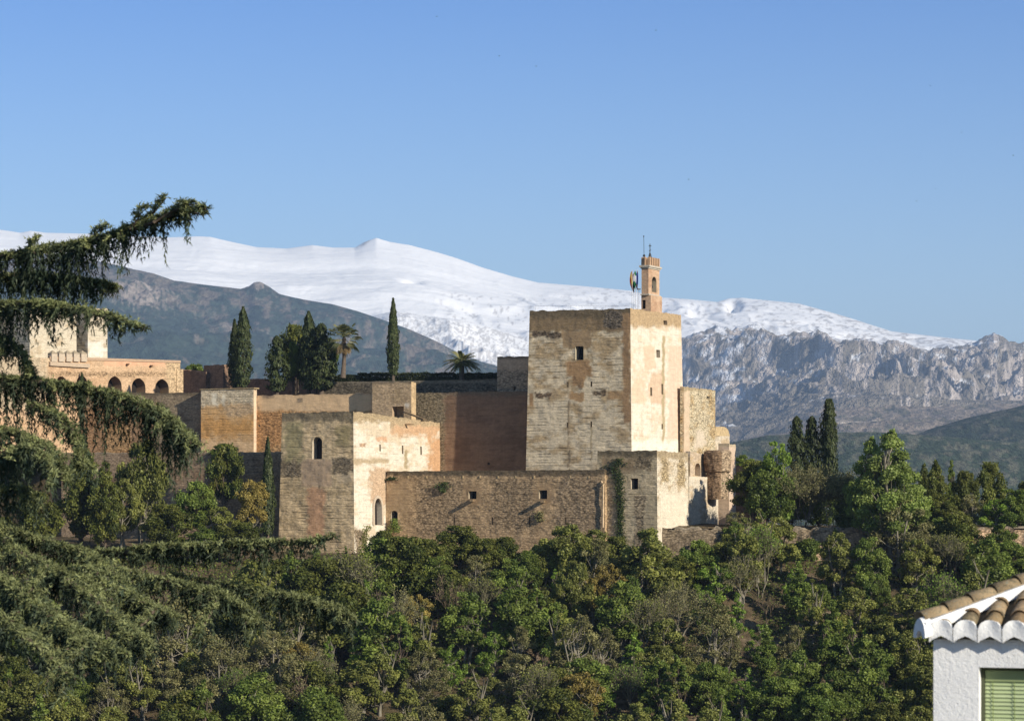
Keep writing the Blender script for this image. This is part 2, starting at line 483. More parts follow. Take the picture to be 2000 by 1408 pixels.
def snow_col(x, y, z, px, py):
    w = np.array([0.93, 0.915, 0.89])
    c = np.ones(x.shape + (3,)) * w
    wob = fbm(px / 30, py / 12, 41, 4)
    brown = np.array([0.30, 0.26, 0.22])
    n = fbm(px / 7, py / 3.5, 44, 4)
    m = sstep(0.60, 0.68, n) * sstep(1040, 1200, px) * 0.5
    m = np.maximum(m, sstep(0.62, 0.70, fbm(px / 18, py / 2.5, 46, 3)) * sstep(1450, 1600, px) * 0.7)
    m = np.maximum(m, sstep(0.66, 0.72, n) * sstep(820, 900, px) * sstep(560, 600, py) * 0.6)
    m = np.maximum(m, sstep(0, 1, 1 - np.abs(px - 706 - (482 - py) * 0.9) / 9) * (1 - sstep(478, 484, py)) * 0.75 * (px < 733))  # left flank of the summit: its shadow line put into the colour
    # thin rock dots along the crest
    return c * (1 - m[..., None]) + brown * m[..., None]
terrain('snow_mountain', 'long snow covered mountain range with a small pointed summit', -300, 2300, 900, 300, 11500, 15800,
        [(-300, 760), (2300, 840)], snow_crest, M_SNOW, snow_disp, snow_col, sharp=16)

# speckled half-bare ridge between the snow and the wooded hill
def spk_disp(x, d, t, px, py):
    return ((ridged(x / 420, d / 900, 61, 5) - 0.5) * 170 + (fbm(x / 120, d / 120, 65, 3) - 0.5) * 40) * np.clip(1 - t ** 5, 0, 1)
def spk_col(x, y, z, px, py):
    n = fbm(px / 4.0, py / 2.2, 51, 4); lo = fbm(px / 60, py / 25, 53, 3)
    m = sstep(0.50, 0.60, n * 0.75 + lo * 0.25 + (py - 640) / 1400)
    m = m * 0.5
    return np.array([0.90, 0.89, 0.87]) * (1 - m[..., None]) + np.array([0.22, 0.19, 0.17]) * m[..., None]
terrain('bare_ridge', 'ridge speckled with thin snow and bare ground', 640, 1300, 420, 130, 9200, 11000,
        [(640, 820), (1300, 820)], [(640, 640), (700, 622), (760, 607), (780, 606), (840, 615), (900, 622), (950, 634), (1000, 652), (1040, 668), (1100, 690), (1300, 760)], M_SNOW, spk_disp, spk_col)

# left wooded hill
hill_crest = [(-300, 470), (0, 489), (60, 492), (150, 498), (230, 515), (270, 525), (300, 531), (340, 545), (400, 553), (470, 561), (486, 556), (497, 548), (508, 547), (525, 556), (545, 571), (575, 578), (600, 583), (650, 591), (700, 605), (750, 622), (800, 640), (850, 662), (900, 688), (940, 703), (1000, 720), (1050, 742), (1200, 800), (1300, 860)]
def hill_disp(x, d, t, px, py):
    env = np.clip(1 - t ** 7, 0, 1)
    z = (ridged(x / 900 - d / 1500, d / 2600 + x / 3000, 71, 4) - 0.5) * 260 * env
    z += (fbm(x / 260, d / 260, 75, 4) - 0.5) * 60 * env
    z += (fbm(x / 30, d / 30, 78, 3) - 0.4) * 14
    cl = np.exp(-(((px - 270) / 70) ** 2 + ((py - 575) / 22) ** 2))
    z += cl * (ridged(x / 70, d / 200, 79, 3) - 0.5) * 70
    return z
def hill_col(x, y, z, px, py):
    g = np.array([0.036, 0.054, 0.042]); b = np.array([0.15, 0.125, 0.10]); r = np.array([0.25, 0.21, 0.175])
    crest = np.interp(px, [q[0] for q in hill_crest], [q[1] for q in hill_crest])
    h = (py - crest)
    n = fbm(px / 20, py / 9, 81, 6, 0.65)
    m = sstep(0.42, 0.62, n + 0.35 * (1 - sstep(10, 90, h)) * sstep(0, 900, 1000 - px) - 0.19 + 0.16 * sstep(550, 850, px))
    m = np.maximum(m * 0.9, 0)
    c = g * (1 - m[..., None]) + b * m[..., None]
    n2 = fbm(px / 4.5, py / 3.5, 86, 4)
    q = np.exp(-(((px - 270) / 75) ** 2 + ((py - 580) / 22) ** 2)) + 0.6 * np.exp(-(((px - 850) / 60) ** 2 + ((py - 690) / 25) ** 2)) + np.exp(-(((px - 508) / 22) ** 2 + ((py - 553) / 9) ** 2))
    m = sstep(0.5, 0.62, n2 * 0.75 + q * 0.35)
    m = m * np.clip(q * 1.6, 0, 1)
    q2 = np.exp(-(((px - 450 - (py - 615) * 1.6) / 26) ** 2 + ((py - 618) / 9) ** 2))
    m = np.maximum(m, sstep(0.3, 0.6, q2 * n2 * 1.8) * 0.8)
    return c * (1 - m[..., None]) + r * m[..., None]
terrain('wooded_hill', 'blue wooded hill rising behind the fortress on the left', -300, 1300, 620, 240, 5200, 8600,
        [(-300, 900), (1300, 930)], hill_crest, M_FOREST, hill_disp, hill_col)

# rocky range on the right
rock_crest = [(1000, 760), (1150, 720), (1250, 690), (1330, 657), (1360, 647), (1385, 638), (1398, 632), (1412, 637), (1430, 642), (1440, 636), (1452, 634), (1466, 629), (1478, 628), (1490, 636), (1508, 648), (1535, 653), (1560, 645), (1568, 643), (1580, 648), (1596, 641), (1606, 643), (1622, 656), (1640, 664), (1655, 658), (1690, 655), (1705, 660), (1722, 664), (1740, 661), (1755, 661), (1775, 670), (1800, 679), (1830, 679), (1860, 675), (1905, 668), (1913, 659), (1928, 654), (1941, 646), (1952, 652), (1970, 662), (2000, 669), (2100, 690), (2400, 720)]
def rock_disp(x, d, t, px, py):
    env = np.clip(1 - t ** 6, 0, 1) * (0.15 + 0.85 * sstep(0.0, 0.4, t))
    w1 = (fbm(x / 420, d / 420, 91, 4) - 0.5); w2 = (fbm(x / 500 + 9, d / 500, 92, 3) - 0.5)
    wx = x + w1 * 420 + (d - 9000) * 0.8; wd = d + w2 * 420
    z = (ridged(wx / 620, wd / 2400, 93, 1) - 0.92) * 430 * env
    z += (ridged(wx / 260 + 4, wd / 420, 96, 5, 0.55) - 0.62) * 240 * env
    z += (fbm(x / 60, d / 50, 98, 5, 0.6) - 0.5) * 62 * (0.25 + 0.75 * env)
    return z
def rock_col(x, y, z, px, py):
    r = np.array([0.44, 0.385, 0.34]); dk = np.array([0.20, 0.175, 0.14]); sn = np.array([0.72, 0.74, 0.78])
    n = fbm(px / 12, py / 14, 111, 5)
    crest = np.interp(px, [q[0] for q in rock_crest], [q[1] for q in rock_crest])
    h = py - crest
    m = sstep(0.44, 0.60, n + 0.28 * sstep(60, 140, h))
    c = r * (1 - m[..., None]) + dk * m[..., None]
    s_ = sstep(0.53, 0.60, fbm(x / 38, z / 20 + y / 160, 117, 5, 0.6) + 0.13 * (1 - sstep(1400, 1560, px)) - 0.0013 * h - 0.055)
    return c * (1 - 0.85 * s_[..., None]) + sn * 0.85 * s_[..., None]
terrain('rocky_mountain', 'jagged grey limestone mountains streaked with snow on the right', 1000, 2400, 760, 420, 7700, 10000,
        [(1000, 900), (1300, 870), (1450, 850), (1600, 800), (1700, 783), (2400, 778)], rock_crest, M_ROCK, rock_disp, rock_col, sharp=8, jag=13.0)

# brown plateau, dark wooded spur and wooded plain
def mid_disp(a, s1, s2):
    def f(x, d, t, px, py):
        return (fbm(x / s1, d / s1, 121, 5) - 0.5) * a * np.clip(1 - t ** 8, 0, 1) + (fbm(x / s2, d / s2, 125, 3) - 0.4) * s2 * 0.5
    return f
def plat_col(x, y, z, px, py):
    n = fbm(px / 30, py / 6, 131, 4); n2 = fbm(px / 5, py / 2.5, 133, 3)
    c = np.ones(x.shape + (3,)) * np.array([0.23, 0.185, 0.14])
    m = sstep(0.52, 0.62, n * 0.7 + n2 * 0.3) * 0.7
    c = c * (1 - m[..., None]) + np.array([0.07, 0.075, 0.045]) * m[..., None]
    q = np.exp(-(((px - 1680) / 55) ** 2 + ((py - 822 - (px - 1680) * 0.06) / 2.6) ** 2)) + np.exp(-(((px - 1590) / 40) ** 2 + ((py - 834) / 2) ** 2)) * 0.7
    q = np.clip(q * 1.5 * (n2 + 0.5), 0, 1)
    return c * (1 - q[..., None]) + np.array([0.52, 0.43, 0.32]) * q[..., None]
terrain('plateau', 'brownish bare plateau at the foot of the rocky range', 1250, 2400, 420, 120, 5600, 8200,
        [(1250, 880), (2400, 850)], [(1250, 880), (1400, 870), (1500, 835), (1580, 790), (1640, 777), (1720, 775), (1850, 777), (2000, 779), (2400, 770)], M_FOREST, mid_disp(50, 500, 40), plat_col)
def wood_col(x, y, z, px, py):
    n = fbm(px / 18, py / 9, 141, 4)
    g = np.array([0.05, 0.068, 0.04]); b = np.array([0.12, 0.12, 0.08])
    m = sstep(0.45, 0.65, n)
    return g * (1 - m[..., None]) + b * m[..., None]
def spur_col(x, y, z, px, py):
    return wood_col(x, y, z, px, py) * 0.75
terrain('wooded_spur', 'dark wooded spur at the right edge', 1650, 2500, 260, 90, 4000, 5000,
        [(1650, 900), (2500, 900)], [(1650, 880), (1780, 846), (1830, 828), (1900, 808), (1950, 797), (2000, 786), (2100, 765), (2500, 740)], M_FOREST2, mid_disp(30, 260, 22), spur_col)
terrain('wooded_plain', 'gently rising wooded plain beyond the fortress', -300, 2500, 900, 200, 1700, 3900,
        [(-300, 1150), (2500, 1150)], [(-300, 900), (1300, 905), (1420, 858), (1500, 843), (1600, 838), (1700, 836), (1800, 842), (1900, 850), (2000, 858), (2500, 860)], M_FOREST2, mid_disp(26, 260, 14), wood_col, g=0.8)

# ------------------------------------------------------------------ walls
def patch_mask(px, py, x0, x1, y0, y1, soft, wob, seed):
    wx = px + (fbm(px / 9, py / 9, seed, 3) - 0.5) * 2 * wob
    wy = py + (fbm(px / 9 + 31, py / 9, seed + 3, 3) - 0.5) * 2 * wob
    return sstep(x0 - soft, x0 + soft, wx) * (1 - sstep(x1 - soft, x1 + soft, wx)) * sstep(y0 - soft, y0 + soft, wy) * (1 - sstep(y1 - soft, y1 + soft, wy))

def style(base, alt=None, patches=(), rub=0.3, course=0.6, seed=0, amp=0.10, altm=0.5, rag=0.15):
    """colour, shader weights and relief of one wall; patches: (x0,x1,y0,y1,colour,rub,course[,soft,wob])"""
    alt = alt or tuple(c * 0.78 for c in base)
    def f(px, py, u, z):
        n = fbm(u / 2.6, z / 1.5, seed, 5, 0.6); n2 = fbm(u / 1.0, z / 0.35, seed + 5, 3)
        m = sstep(0.60 - altm * 0.25, 0.78 - altm * 0.25, n * 0.7 + n2 * 0.3)
        c = np.asarray(base) * (1 - m[..., None]) + np.asarray(alt) * m[..., None]
        r = np.full(px.shape, float(rub)); k = np.full(px.shape, float(course))
        for i, p in enumerate(patches):
            x0, x1, y0, y1, pc, pr, pk = p[:7]
            soft = (p[7] if len(p) > 7 else 1.5) * 1.4; wob = (p[8] if len(p) > 8 else 4) * 1.5
            q = patch_mask(px, py, x0, x1, y0, y1, soft, wob, seed + 50 + i * 7)
            c = c * (1 - q[..., None]) + np.asarray(pc) * q[..., None]
            r = r * (1 - q) + pr * q; k = k * (1 - q) + pk * q
        d = (fbm(u / 1.5, z / 1.2, seed + 9, 3, 0.5) - 0.5) * 1.8 * amp
        # lips of the rammed earth courses
        fr = (z / 0.84 + fbm(u / 2.5, z / 4, seed + 11, 3) * 0.5) % 1.0
        lip = np.exp(-((fr - 0.5) / 0.13) ** 2) * sstep(0.45, 0.62, fbm(u / 1.8, z / 1.2, seed + 13, 3))
        d = d - lip * amp * 0.45 * k + (vn(u * 2.4, z * 3.6, seed + 15) - 0.5) * 0.05 * r
        return c, np.stack([r, k, np.zeros_like(r)], -1), d
    f.rag = rag
    return f

class Face:
    def __init__(s, p0, p1, zt0, zt1, zb0, zb1, o0, o1):
        s.p0, s.p1 = Vector(p0), Vector(p1); s.zt0, s.zt1, s.zb0, s.zb1 = zt0, zt1, zb0, zb1
        s.o0, s.o1 = Vector(o0), Vector(o1)
        d = s.p1 - s.p0; s.L = d.length; s.d = d.normalized(); s.n = Vector((s.d.y, -s.d.x))
    def inv(s, px, py):
        """photo pixel -> (fraction along, z)"""
        z = 0; t = 0
        for _ in range(4):
            q = 0 if s.zt0 == s.zb0 else max(0, ((s.zt0 * (1 - t) + s.zt1 * t) - z) / 1.0)
            a = s.p0 + s.o0 * q; b = s.p1 + s.o1 * q
            h = hit(px, a, b - a)
            t = (h - a).length / (b - a).length * (1 if (h - a).dot(b - a) > 0 else -1)
            z = Z(py, h.y)
        return t, z
    def at(s, t, z, wi=0.0):
        """point on the (battered) face, pushed wi inward"""
        zt = s.zt0 * (1 - t) + s.zt1 * t
        q = max(0, zt - z)
        P = (s.p0 + s.o0 * q) * (1 - t) + (s.p1 + s.o1 * q) * t
        return Vector((P.x - s.n.x * wi, P.y - s.n.y * wi, z))

def prism(name, pts, zt, zb, styles, parent=None, batter=0.0, holes=None, res=0.24, cap=0.35, seed=0, detail=None):
    """closed wall block: plan points (outside on the right hand side when walking), tops per point.
    styles: one per edge (None = plain hidden side). holes: {edge:[(px0,px1,py0,py1,arch,depth,name,matkey)]}"""
    n = len(pts); pts = [Vector(p) for p in pts]
    zt = zt if hasattr(zt, '__len__') else [zt] * n
    nrm = []
    for i in range(n):
        d = (pts[(i + 1) % n] - pts[i]).normalized(); nrm.append(Vector((d.y, -d.x)))
    off = [(nrm[i - 1] + nrm[i]) * batter for i in range(n)]
    Vs, Fs, Cs, Ws, Us = [], [], [], [], []
    base = 0; u_acc = 0; faces = []
    holes = holes or {}
    st0 = next(s for s in styles if s)
    for i in range(n):
        j = (i + 1) % n
        f = Face(pts[i], pts[j], zt[i], zt[j], zb, zb, off[i], off[j]); faces.append(f)
        st = styles[i] or st0
        r = res if styles[i] else 3.0
        nu = max(2, int(f.L / r) + 1); nv = max(2, int((max(zt[i], zt[j]) - zb) / r) + 1)
        us = np.linspace(0, 1, nu); vs = np.linspace(0, 1, nv)
        hl = []
        for h in holes.get(i, []):
            (t0, za) = f.inv(h[0], h[3]); (t1, z1) = f.inv(h[1], h[2])
            ztm = zt[i] * (1 - t0) + zt[j] * t0
            v0 = (za - zb) / (ztm - zb); v1 = (z1 - zb) / (ztm - zb)
            hl.append((t0, t1, v0, v1))
            us = np.array([q for q in us if min(abs(q - t0), abs(q - t1)) > 0.4 / nu]); us = np.sort(np.append(us, [t0, t1]))
            vs = np.array([q for q in vs if min(abs(q - v0), abs(q - v1)) > 0.4 / nv]); vs = np.sort(np.append(vs, [v0, v1]))
        UU, VV = np.meshgrid(us, vs)
        ztu = zt[i] * (1 - UU) + zt[j] * UU
        Zz = zb + (ztu - zb) * VV
        q = ztu - Zz
        PX0 = (f.p0.x + f.o0.x * q) * (1 - UU) + (f.p1.x + f.o1.x * q) * UU
        PY0 = (f.p0.y + f.o0.y * q) * (1 - UU) + (f.p1.y + f.o1.y * q) * UU
        ppx = 1000 + F * PX0 / PY0; ppy = HOR - F * Zz / PY0
        uu = UU * f.L + seed * 3.3 + i * 20
        c, wt, d = st(ppx, ppy, uu, Zz)
        edge = np.clip(np.minimum(UU, 1 - UU) * f.L / 0.35, 0, 1)
        d = d * edge
        for (t0, t1, v0, v1) in hl:
            near = np.clip(np.maximum(np.maximum(t0 - UU, UU - t1) * f.L, np.maximum(v0 - VV, VV - v1) * (zt[i] - zb)) / 0.4, 0, 1)
            d = d * near
        if styles[i] is None: d = d * 0
        PX1 = PX0 + f.n.x * d; PY1 = PY0 + f.n.y * d
        rag = (fbm(uu / 0.9, uu * 0, seed + 77, 3) - 0.6) * 2 * st.rag * edge
        Zz = Zz + np.where(VV > 0.9999, rag, 0)
        Vs.append(np.stack([PX1, PY1, Zz], -1).reshape(-1, 3))
        fc = grid_faces(len(vs), len(us))
        if hl:
            um = (us[:-1] + us[1:]) / 2; vm = (vs[:-1] + vs[1:]) / 2
            UM, VM = np.meshgrid(um, vm); keep = np.ones(UM.shape, bool)
            for (t0, t1, v0, v1) in hl:
                keep &= ~((UM > t0) & (UM < t1) & (VM > v0) & (VM < v1))
            fc = fc[keep.ravel()]
        Fs.append(fc + base); base += len(Vs[-1])
        Cs.append(c.reshape(-1, 3)); Ws.append(wt.reshape(-1, 3))
        Us.append(np.stack([uu + 0 * VV, Zz + 60], -1).reshape(-1, 2))
    # roof cap slightly below the rim
    V = np.concatenate(Vs)
    capv = [(p.x, p.y, zt[i] - 0.12) for i, p in enumerate(pts)]
    V = np.concatenate([V, capv])
    cc = np.concatenate(Cs + [np.tile([0.24, 0.19, 0.13], (n, 1))]); ww = np.concatenate(Ws + [np.tile([0.3, 0, 0], (n, 1))])
    uvv = np.concatenate(Us + [np.array([(p.x, p.y) for p in pts])])
    capf = [np.array([[base + k for k in range(n)][::-1]])][0]
    capf = capf[:, ::-1] if sum(pts[k].x * pts[(k + 1) % n].y - pts[(k + 1) % n].x * pts[k].y for k in range(n)) < 0 else capf
    me = mesh_arr(name, V, [np.concatenate(Fs), capf[:, ::-1]], M_MAS, col=cc, wt=ww, uv=uvv)
    o = link(name, me, parent)
    # openings
    for i, hs in holes.items():
        f = faces[i]
        for h in hs:
            opening(f, styles[i], *h, parent=parent if parent else o)
    return o, faces

def opening(f, st, px0, px1, py0, py1, arch, depth, name, jcol=(0.5, 0.42, 0.3), label=None, parent=None):
    t0, za = f.inv(px0, py1); t1, z1 = f.inv(px1, py0)
    w_ = (t1 - t0) * f.L
    V = []; C = []; Fc = []
    if arch:
        rise = min(w_ * (0.5 if arch == 1 else 0.8), (z1 - za) * 0.6)
        zs = z1 - rise
        prof = []
        for k in range(13):
            a = math.pi * k / 12
            xx = 0.5 - 0.5 * math.cos(a); hh = math.sin(a)
            if arch == 2: hh = hh ** 0.8 * (0.9 + 0.1 * (1 - abs(2 * xx - 1)))
            prof.append((t0 + (t1 - t0) * xx, zs + rise * hh))
        out = [(t0, za)] + prof + [(t1, za)]
    else:
        out = [(t0, za), (t0, z1), (t1, z1), (t1, za)]
    m = len(out)
    for (t, z) in out: V.append(f.at(t, z, -0.02)); C.append(jcol)
    for (t, z) in out: V.append(f.at(t, z, depth)); C.append(tuple(c * 0.9 for c in jcol))
    for k in range(m):
        k2 = (k + 1) % m
        Fc.append((k, k2, m + k2, m + k))
    if arch:     # spandrels flush with the wall
        for side in (0, 1):
            b = len(V); rngk = range(0, 7) if side == 0 else range(6, 13)
            pts_ = [prof[k] for k in rngk]
            corner = (t0, z1 + 0.02) if side == 0 else (t1, z1 + 0.02)
            allp = [corner] + pts_
            pos = [f.at(t, z, -0.015) for t, z in allp]
            ppx = np.array([1000 + F * p.x / p.y for p in pos]); ppy = np.array([HOR - F * p.z / p.y for p in pos])
            cc = st(ppx, ppy, np.array([t * f.L for t, z in allp]), np.array([z for t, z in allp]))[0]
            V += pos; C += [tuple(x) for x in cc]
            for k in range(1, len(allp) - 1): Fc.append((b, b + k, b + k + 1) if side == 0 else (b, b + k, b + k + 1))
            Fc.append((b, b + 1, b + len(allp) - 1)) if False else None
            if side == 0: pass
    me = bpy.data.meshes.new(name); me.from_pydata([tuple(v) for v in V], [], Fc); me.update()
    a = me.attributes.new('Col', 'FLOAT_COLOR', 'POINT'); c4 = np.ones((len(V), 4), np.float32); c4[:, :3] = C; a.data.foreach_set('color', c4.ravel())
    me.materials.append(M_BRICK)
    o = link(name, me, parent)
    if label: o['label'] = label
    # near-black back: door wood, elsewhere the unlit inside put into the colour
    mb = MB()
    mb.add([f.at(t, z, depth - 0.01) for t, z in out], [tuple(range(m))])
    me2 = mb.mesh('opening_back', M_DARK); link('dark_opening' if name != 'door' else 'door_leaf', me2, o)
    return o

CREAM = (0.62, 0.53, 0.39); CREAM2 = (0.50, 0.37, 0.22); PALE = (0.64, 0.53, 0.365); OCH = (0.36, 0.225, 0.115)
DKTOP = (0.15, 0.115, 0.07); BROWN = (0.52, 0.36, 0.205); PINK = (0.54, 0.35, 0.22); ORANGE = (0.58, 0.31, 0.13)

def box_pts(pxn, D, pxl, pxr, depth_l=None):
    """near corner at photo column pxn and distance D; left face to pxl, right face to pxr"""
    near = Vector((K(pxn) * D, D))
    left = hit(pxl, near, -U); right = hit(pxr, near, NI)
    back = left + (right - near)
    return [left, near, right, back]

def thing(name, label, cat, P, z=0, group=None):
    return empty(name, (0, 0, 0), label=label, cat=cat, group=group)

# --- great tower (square keep with bell gable)
Dv = 400.0
pv = box_pts(1231, Dv, 1034.5, 1330)
zt = Z(602, Dv)
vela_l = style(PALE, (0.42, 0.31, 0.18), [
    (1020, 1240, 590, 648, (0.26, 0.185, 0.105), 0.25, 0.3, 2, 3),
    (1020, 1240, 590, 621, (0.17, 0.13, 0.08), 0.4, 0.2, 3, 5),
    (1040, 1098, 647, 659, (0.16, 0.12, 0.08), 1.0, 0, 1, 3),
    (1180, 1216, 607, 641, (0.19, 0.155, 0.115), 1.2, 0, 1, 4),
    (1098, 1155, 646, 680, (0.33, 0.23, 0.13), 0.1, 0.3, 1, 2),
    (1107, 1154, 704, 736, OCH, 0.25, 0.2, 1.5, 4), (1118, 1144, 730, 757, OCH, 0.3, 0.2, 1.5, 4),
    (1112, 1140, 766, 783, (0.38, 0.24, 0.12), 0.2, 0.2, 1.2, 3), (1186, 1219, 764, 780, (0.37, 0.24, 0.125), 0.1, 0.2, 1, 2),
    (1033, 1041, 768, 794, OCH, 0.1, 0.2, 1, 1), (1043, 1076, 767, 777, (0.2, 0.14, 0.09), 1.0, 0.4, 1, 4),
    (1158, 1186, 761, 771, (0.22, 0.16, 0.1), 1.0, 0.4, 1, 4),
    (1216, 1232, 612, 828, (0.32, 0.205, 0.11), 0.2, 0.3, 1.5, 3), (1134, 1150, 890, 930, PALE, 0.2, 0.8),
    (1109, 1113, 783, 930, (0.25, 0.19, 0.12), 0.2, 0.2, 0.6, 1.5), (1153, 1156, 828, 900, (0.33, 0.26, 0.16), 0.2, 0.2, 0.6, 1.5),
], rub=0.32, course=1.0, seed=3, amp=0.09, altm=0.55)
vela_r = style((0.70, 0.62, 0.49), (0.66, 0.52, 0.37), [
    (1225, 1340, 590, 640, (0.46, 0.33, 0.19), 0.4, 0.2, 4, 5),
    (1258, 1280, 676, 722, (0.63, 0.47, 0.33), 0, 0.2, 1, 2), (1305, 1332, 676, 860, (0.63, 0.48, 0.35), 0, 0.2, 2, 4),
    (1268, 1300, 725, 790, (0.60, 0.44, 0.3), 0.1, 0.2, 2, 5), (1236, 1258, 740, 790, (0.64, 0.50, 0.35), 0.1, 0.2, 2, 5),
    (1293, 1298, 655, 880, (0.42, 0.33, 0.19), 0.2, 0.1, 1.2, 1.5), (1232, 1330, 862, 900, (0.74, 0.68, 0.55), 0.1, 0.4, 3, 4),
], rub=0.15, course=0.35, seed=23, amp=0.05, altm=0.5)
keep = thing('stone_keep', 'tall square cream fortress keep with a bell turret on top', 'tower', None)
def sl(a, b, c, d): return (a, b, c, d, 0, 0.9, 'arrow_slit', (0.42, 0.32, 0.2))
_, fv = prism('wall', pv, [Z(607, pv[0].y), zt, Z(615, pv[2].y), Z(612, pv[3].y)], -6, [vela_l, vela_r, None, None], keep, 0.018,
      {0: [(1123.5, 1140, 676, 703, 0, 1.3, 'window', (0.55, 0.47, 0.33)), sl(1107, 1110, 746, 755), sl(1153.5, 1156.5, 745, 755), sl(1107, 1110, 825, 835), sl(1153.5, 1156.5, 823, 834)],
       1: [(1282, 1289, 684, 698, 0, 1.0, 'window', (0.6, 0.5, 0.36)), sl(1270, 1273.5, 757, 773), sl(1292, 1295, 750, 770), sl(1292, 1294.5, 828, 838), (1296, 1303, 627, 634, 0, 0.6, 'arrow_slit', (0.4, 0.3, 0.2))]}, res=0.2, seed=1)

# --- bell turret on the keep
def on_roof(px, P=None, back=1.5):
    """a plan point over the keep's right face, pushed back by back metres from the face"""
    h = hit(px, pv[1], NI); return h - U * back
bt = thing('bell_turret', 'slender brick bell turret standing on the roof of the keep', 'turret', None)
BR = (0.54, 0.37, 0.24); WH = (0.62, 0.55, 0.44)
def turret_box(pxl, pxn, pxr, D):
    near = Vector((K(pxn) * D, D)); left = hit(pxl, near, -U); right = hit(pxr, near, NI)
    return [left, near, right, left + (right - near)]
brick_s = style(BR, (0.46, 0.29, 0.18), rub=0.25, course=0.1, seed=60, amp=0.03, rag=0.0)
DT = 407.5
tb = turret_box(1252.5, 1271, 1293, DT)
prism('base', tb, Z(576, DT), Z(612, DT), [brick_s, brick_s, None, None], bt, 0, {0: [(1254.5, 1261, 586, 603, 0, 1.2, 'doorway', (0.3, 0.2, 0.14))]}, res=0.25, seed=4)
tu = turret_box(1253, 1266.5, 1288, DT)
prism('shaft', tu, Z(524, DT), Z(574.5, DT), [brick_s, brick_s, None, None], bt, 0, {1: [(1273, 1282, 541.5, 570, 1, 1.1, 'bell_opening', (0.5, 0.42, 0.3))]}, res=0.25, seed=5)
mb = MB()
def ring(mb, p, grow, z0, z1, c):
    cx = sum((q for q in p), Vector((0, 0))) / 4
    e = []
    du = (p[1] - p[0]); dv = (p[3] - p[0])
    o = p[0] - du.normalized() * grow - dv.normalized() * grow
    mb.obox(o, du + du.normalized() * 2 * grow, dv + dv.normalized() * 2 * grow, z0, z1, c)
ring(mb, tu, 0.28, Z(521.5, DT), Z(518, DT), WH); ring(mb, tu, 0.12, Z(524.5, DT), Z(521.4, DT), WH)
mb.build('cornice', M_BRICK, bt)
mb = MB(); ring(mb, tu, 0.14, Z(576.2, DT), Z(573.8, DT), WH); mb.build('string_course', M_BRICK, bt)
du = tu[1] - tu[0]; dv = tu[2] - tu[1]
for side, nn in ((du, 3), (dv, 5)):
    for k in range(nn):
        fr = (k + 0.5) / nn
        for oth in (0, 1):
            if side is du: c0 = tu[0] + du * fr + dv * (0.04 if oth == 0 else 0.96)
            else: c0 = tu[0] + dv * fr + du * (0.95 if oth == 0 else 0.07)
            if side is du and k in (0, 2) : pass
            if side is du and k != 1: continue
            m = MB()
            s_ = side.normalized(); t_ = Vector((-s_.y, s_.x))
            wd = side.length / nn * 0.56
            prof = [(-wd / 2, 0), (wd / 2, 0), (wd / 2, 0.95), (wd * 0.36, 1.15), (0, 1.24), (-wd * 0.36, 1.15), (-wd / 2, 0.95)]
            z0 = Z(518, DT)
            vs = []
            for tt in (-0.2, 0.2):
                for a, b in prof: q = c0 + s_ * a + t_ * tt; vs.append((q.x, q.y, z0 + b))
            m.add(vs, [tuple(range(6, -1, -1)), tuple(range(7, 14))] + [(a, (a + 1) % 7, 7 + (a + 1) % 7, 7 + a) for a in range(7)], (0.55, 0.36, 0.22))
            m.build('merlon', M_BRICK, bt)
# core behind the merlons, bell
mb = MB(); c0 = tu[0] + (du + dv) / 2
mb.tube([(c0.x, c0.y, Z(560, DT)), (c0.x, c0.y, Z(556, DT)), (c0.x, c0.y, Z(548, DT))], [0.42, 0.3, 0.12], 12, (1, 1, 1))
mb.build('bell', M_METAL, bt, True)
# cross and lightning rod
def P3(px, py, D): v = W(px, py, D); return v
cr = thing('iron_cross', 'wrought iron cross above the bell turret', 'cross', None)
m = MB(); m.tube([P3(1269.5, 504, 410), P3(1269.5, 476.5, 410)], 0.06, 5); m.tube([P3(1269.5, 503, 410), P3(1269.5, 498, 410), P3(1269.5, 494, 410)], [0.25, 0.2, 0.08], 8); m.build('shaft', M_METAL, cr)
m = MB(); m.tube([P3(1267, 480.5, 410), P3(1272, 480.5, 410)], 0.06, 5); m.build('crossbar', M_METAL, cr)
m = MB(); m.tube([P3(1267.6, 490.5, 410), P3(1271.4, 488.5, 410)], 0.05, 5); m.build('weather_vane', M_METAL, cr)
rd = thing('lightning_rod', 'thin tall lightning rod beside the iron cross', 'lightning rod', None)
m = MB(); m.tube([P3(1258, 502, 409), P3(1257.3, 462, 409)], 0.035, 5); m.build('rod', M_METAL, rd)
m = MB(); m.tube([P3(1257.3, 463.5, 409), P3(1257.3, 461.8, 409), P3(1257.3, 460.2, 409)], [0.03, 0.11, 0.03], 6); m.build('tip', M_METAL, rd)
m = MB(); m.tube([P3(1256.2, 498, 409), P3(1258, 499.5, 409), P3(1260, 501, 409)], [0.12, 0.2, 0.1], 6); m.build('clamp', M_METAL, rd)
# parapet railing on the keep
rail = thing('roof_railing', 'thin metal railing along the left parapet of the keep', 'railing', None)
a0 = hit(1046, pv[0] + NI * 0.6, U); a1 = hit(1229, pv[0] + NI * 0.6, U)
zr0, zr1 = Z(607, pv[0].y), zt
m = MB(); m.tube([(a0.x, a0.y, zr0 + 0.72), (a1.x, a1.y, zr1 + 0.42)], 0.022, 4); m.build('rail', M_PALE_METAL, rail)
for k in range(9):
    q = a0 + (a1 - a0) * (k / 8); zz = zr0 + (zr1 - zr0) * k / 8
    m = MB(); m.tube([(q.x, q.y, zz - 0.2), (q.x, q.y, zz + 0.72 - 0.3 * k / 8)], 0.02, 4); m.build('post', M_PALE_METAL, rail)
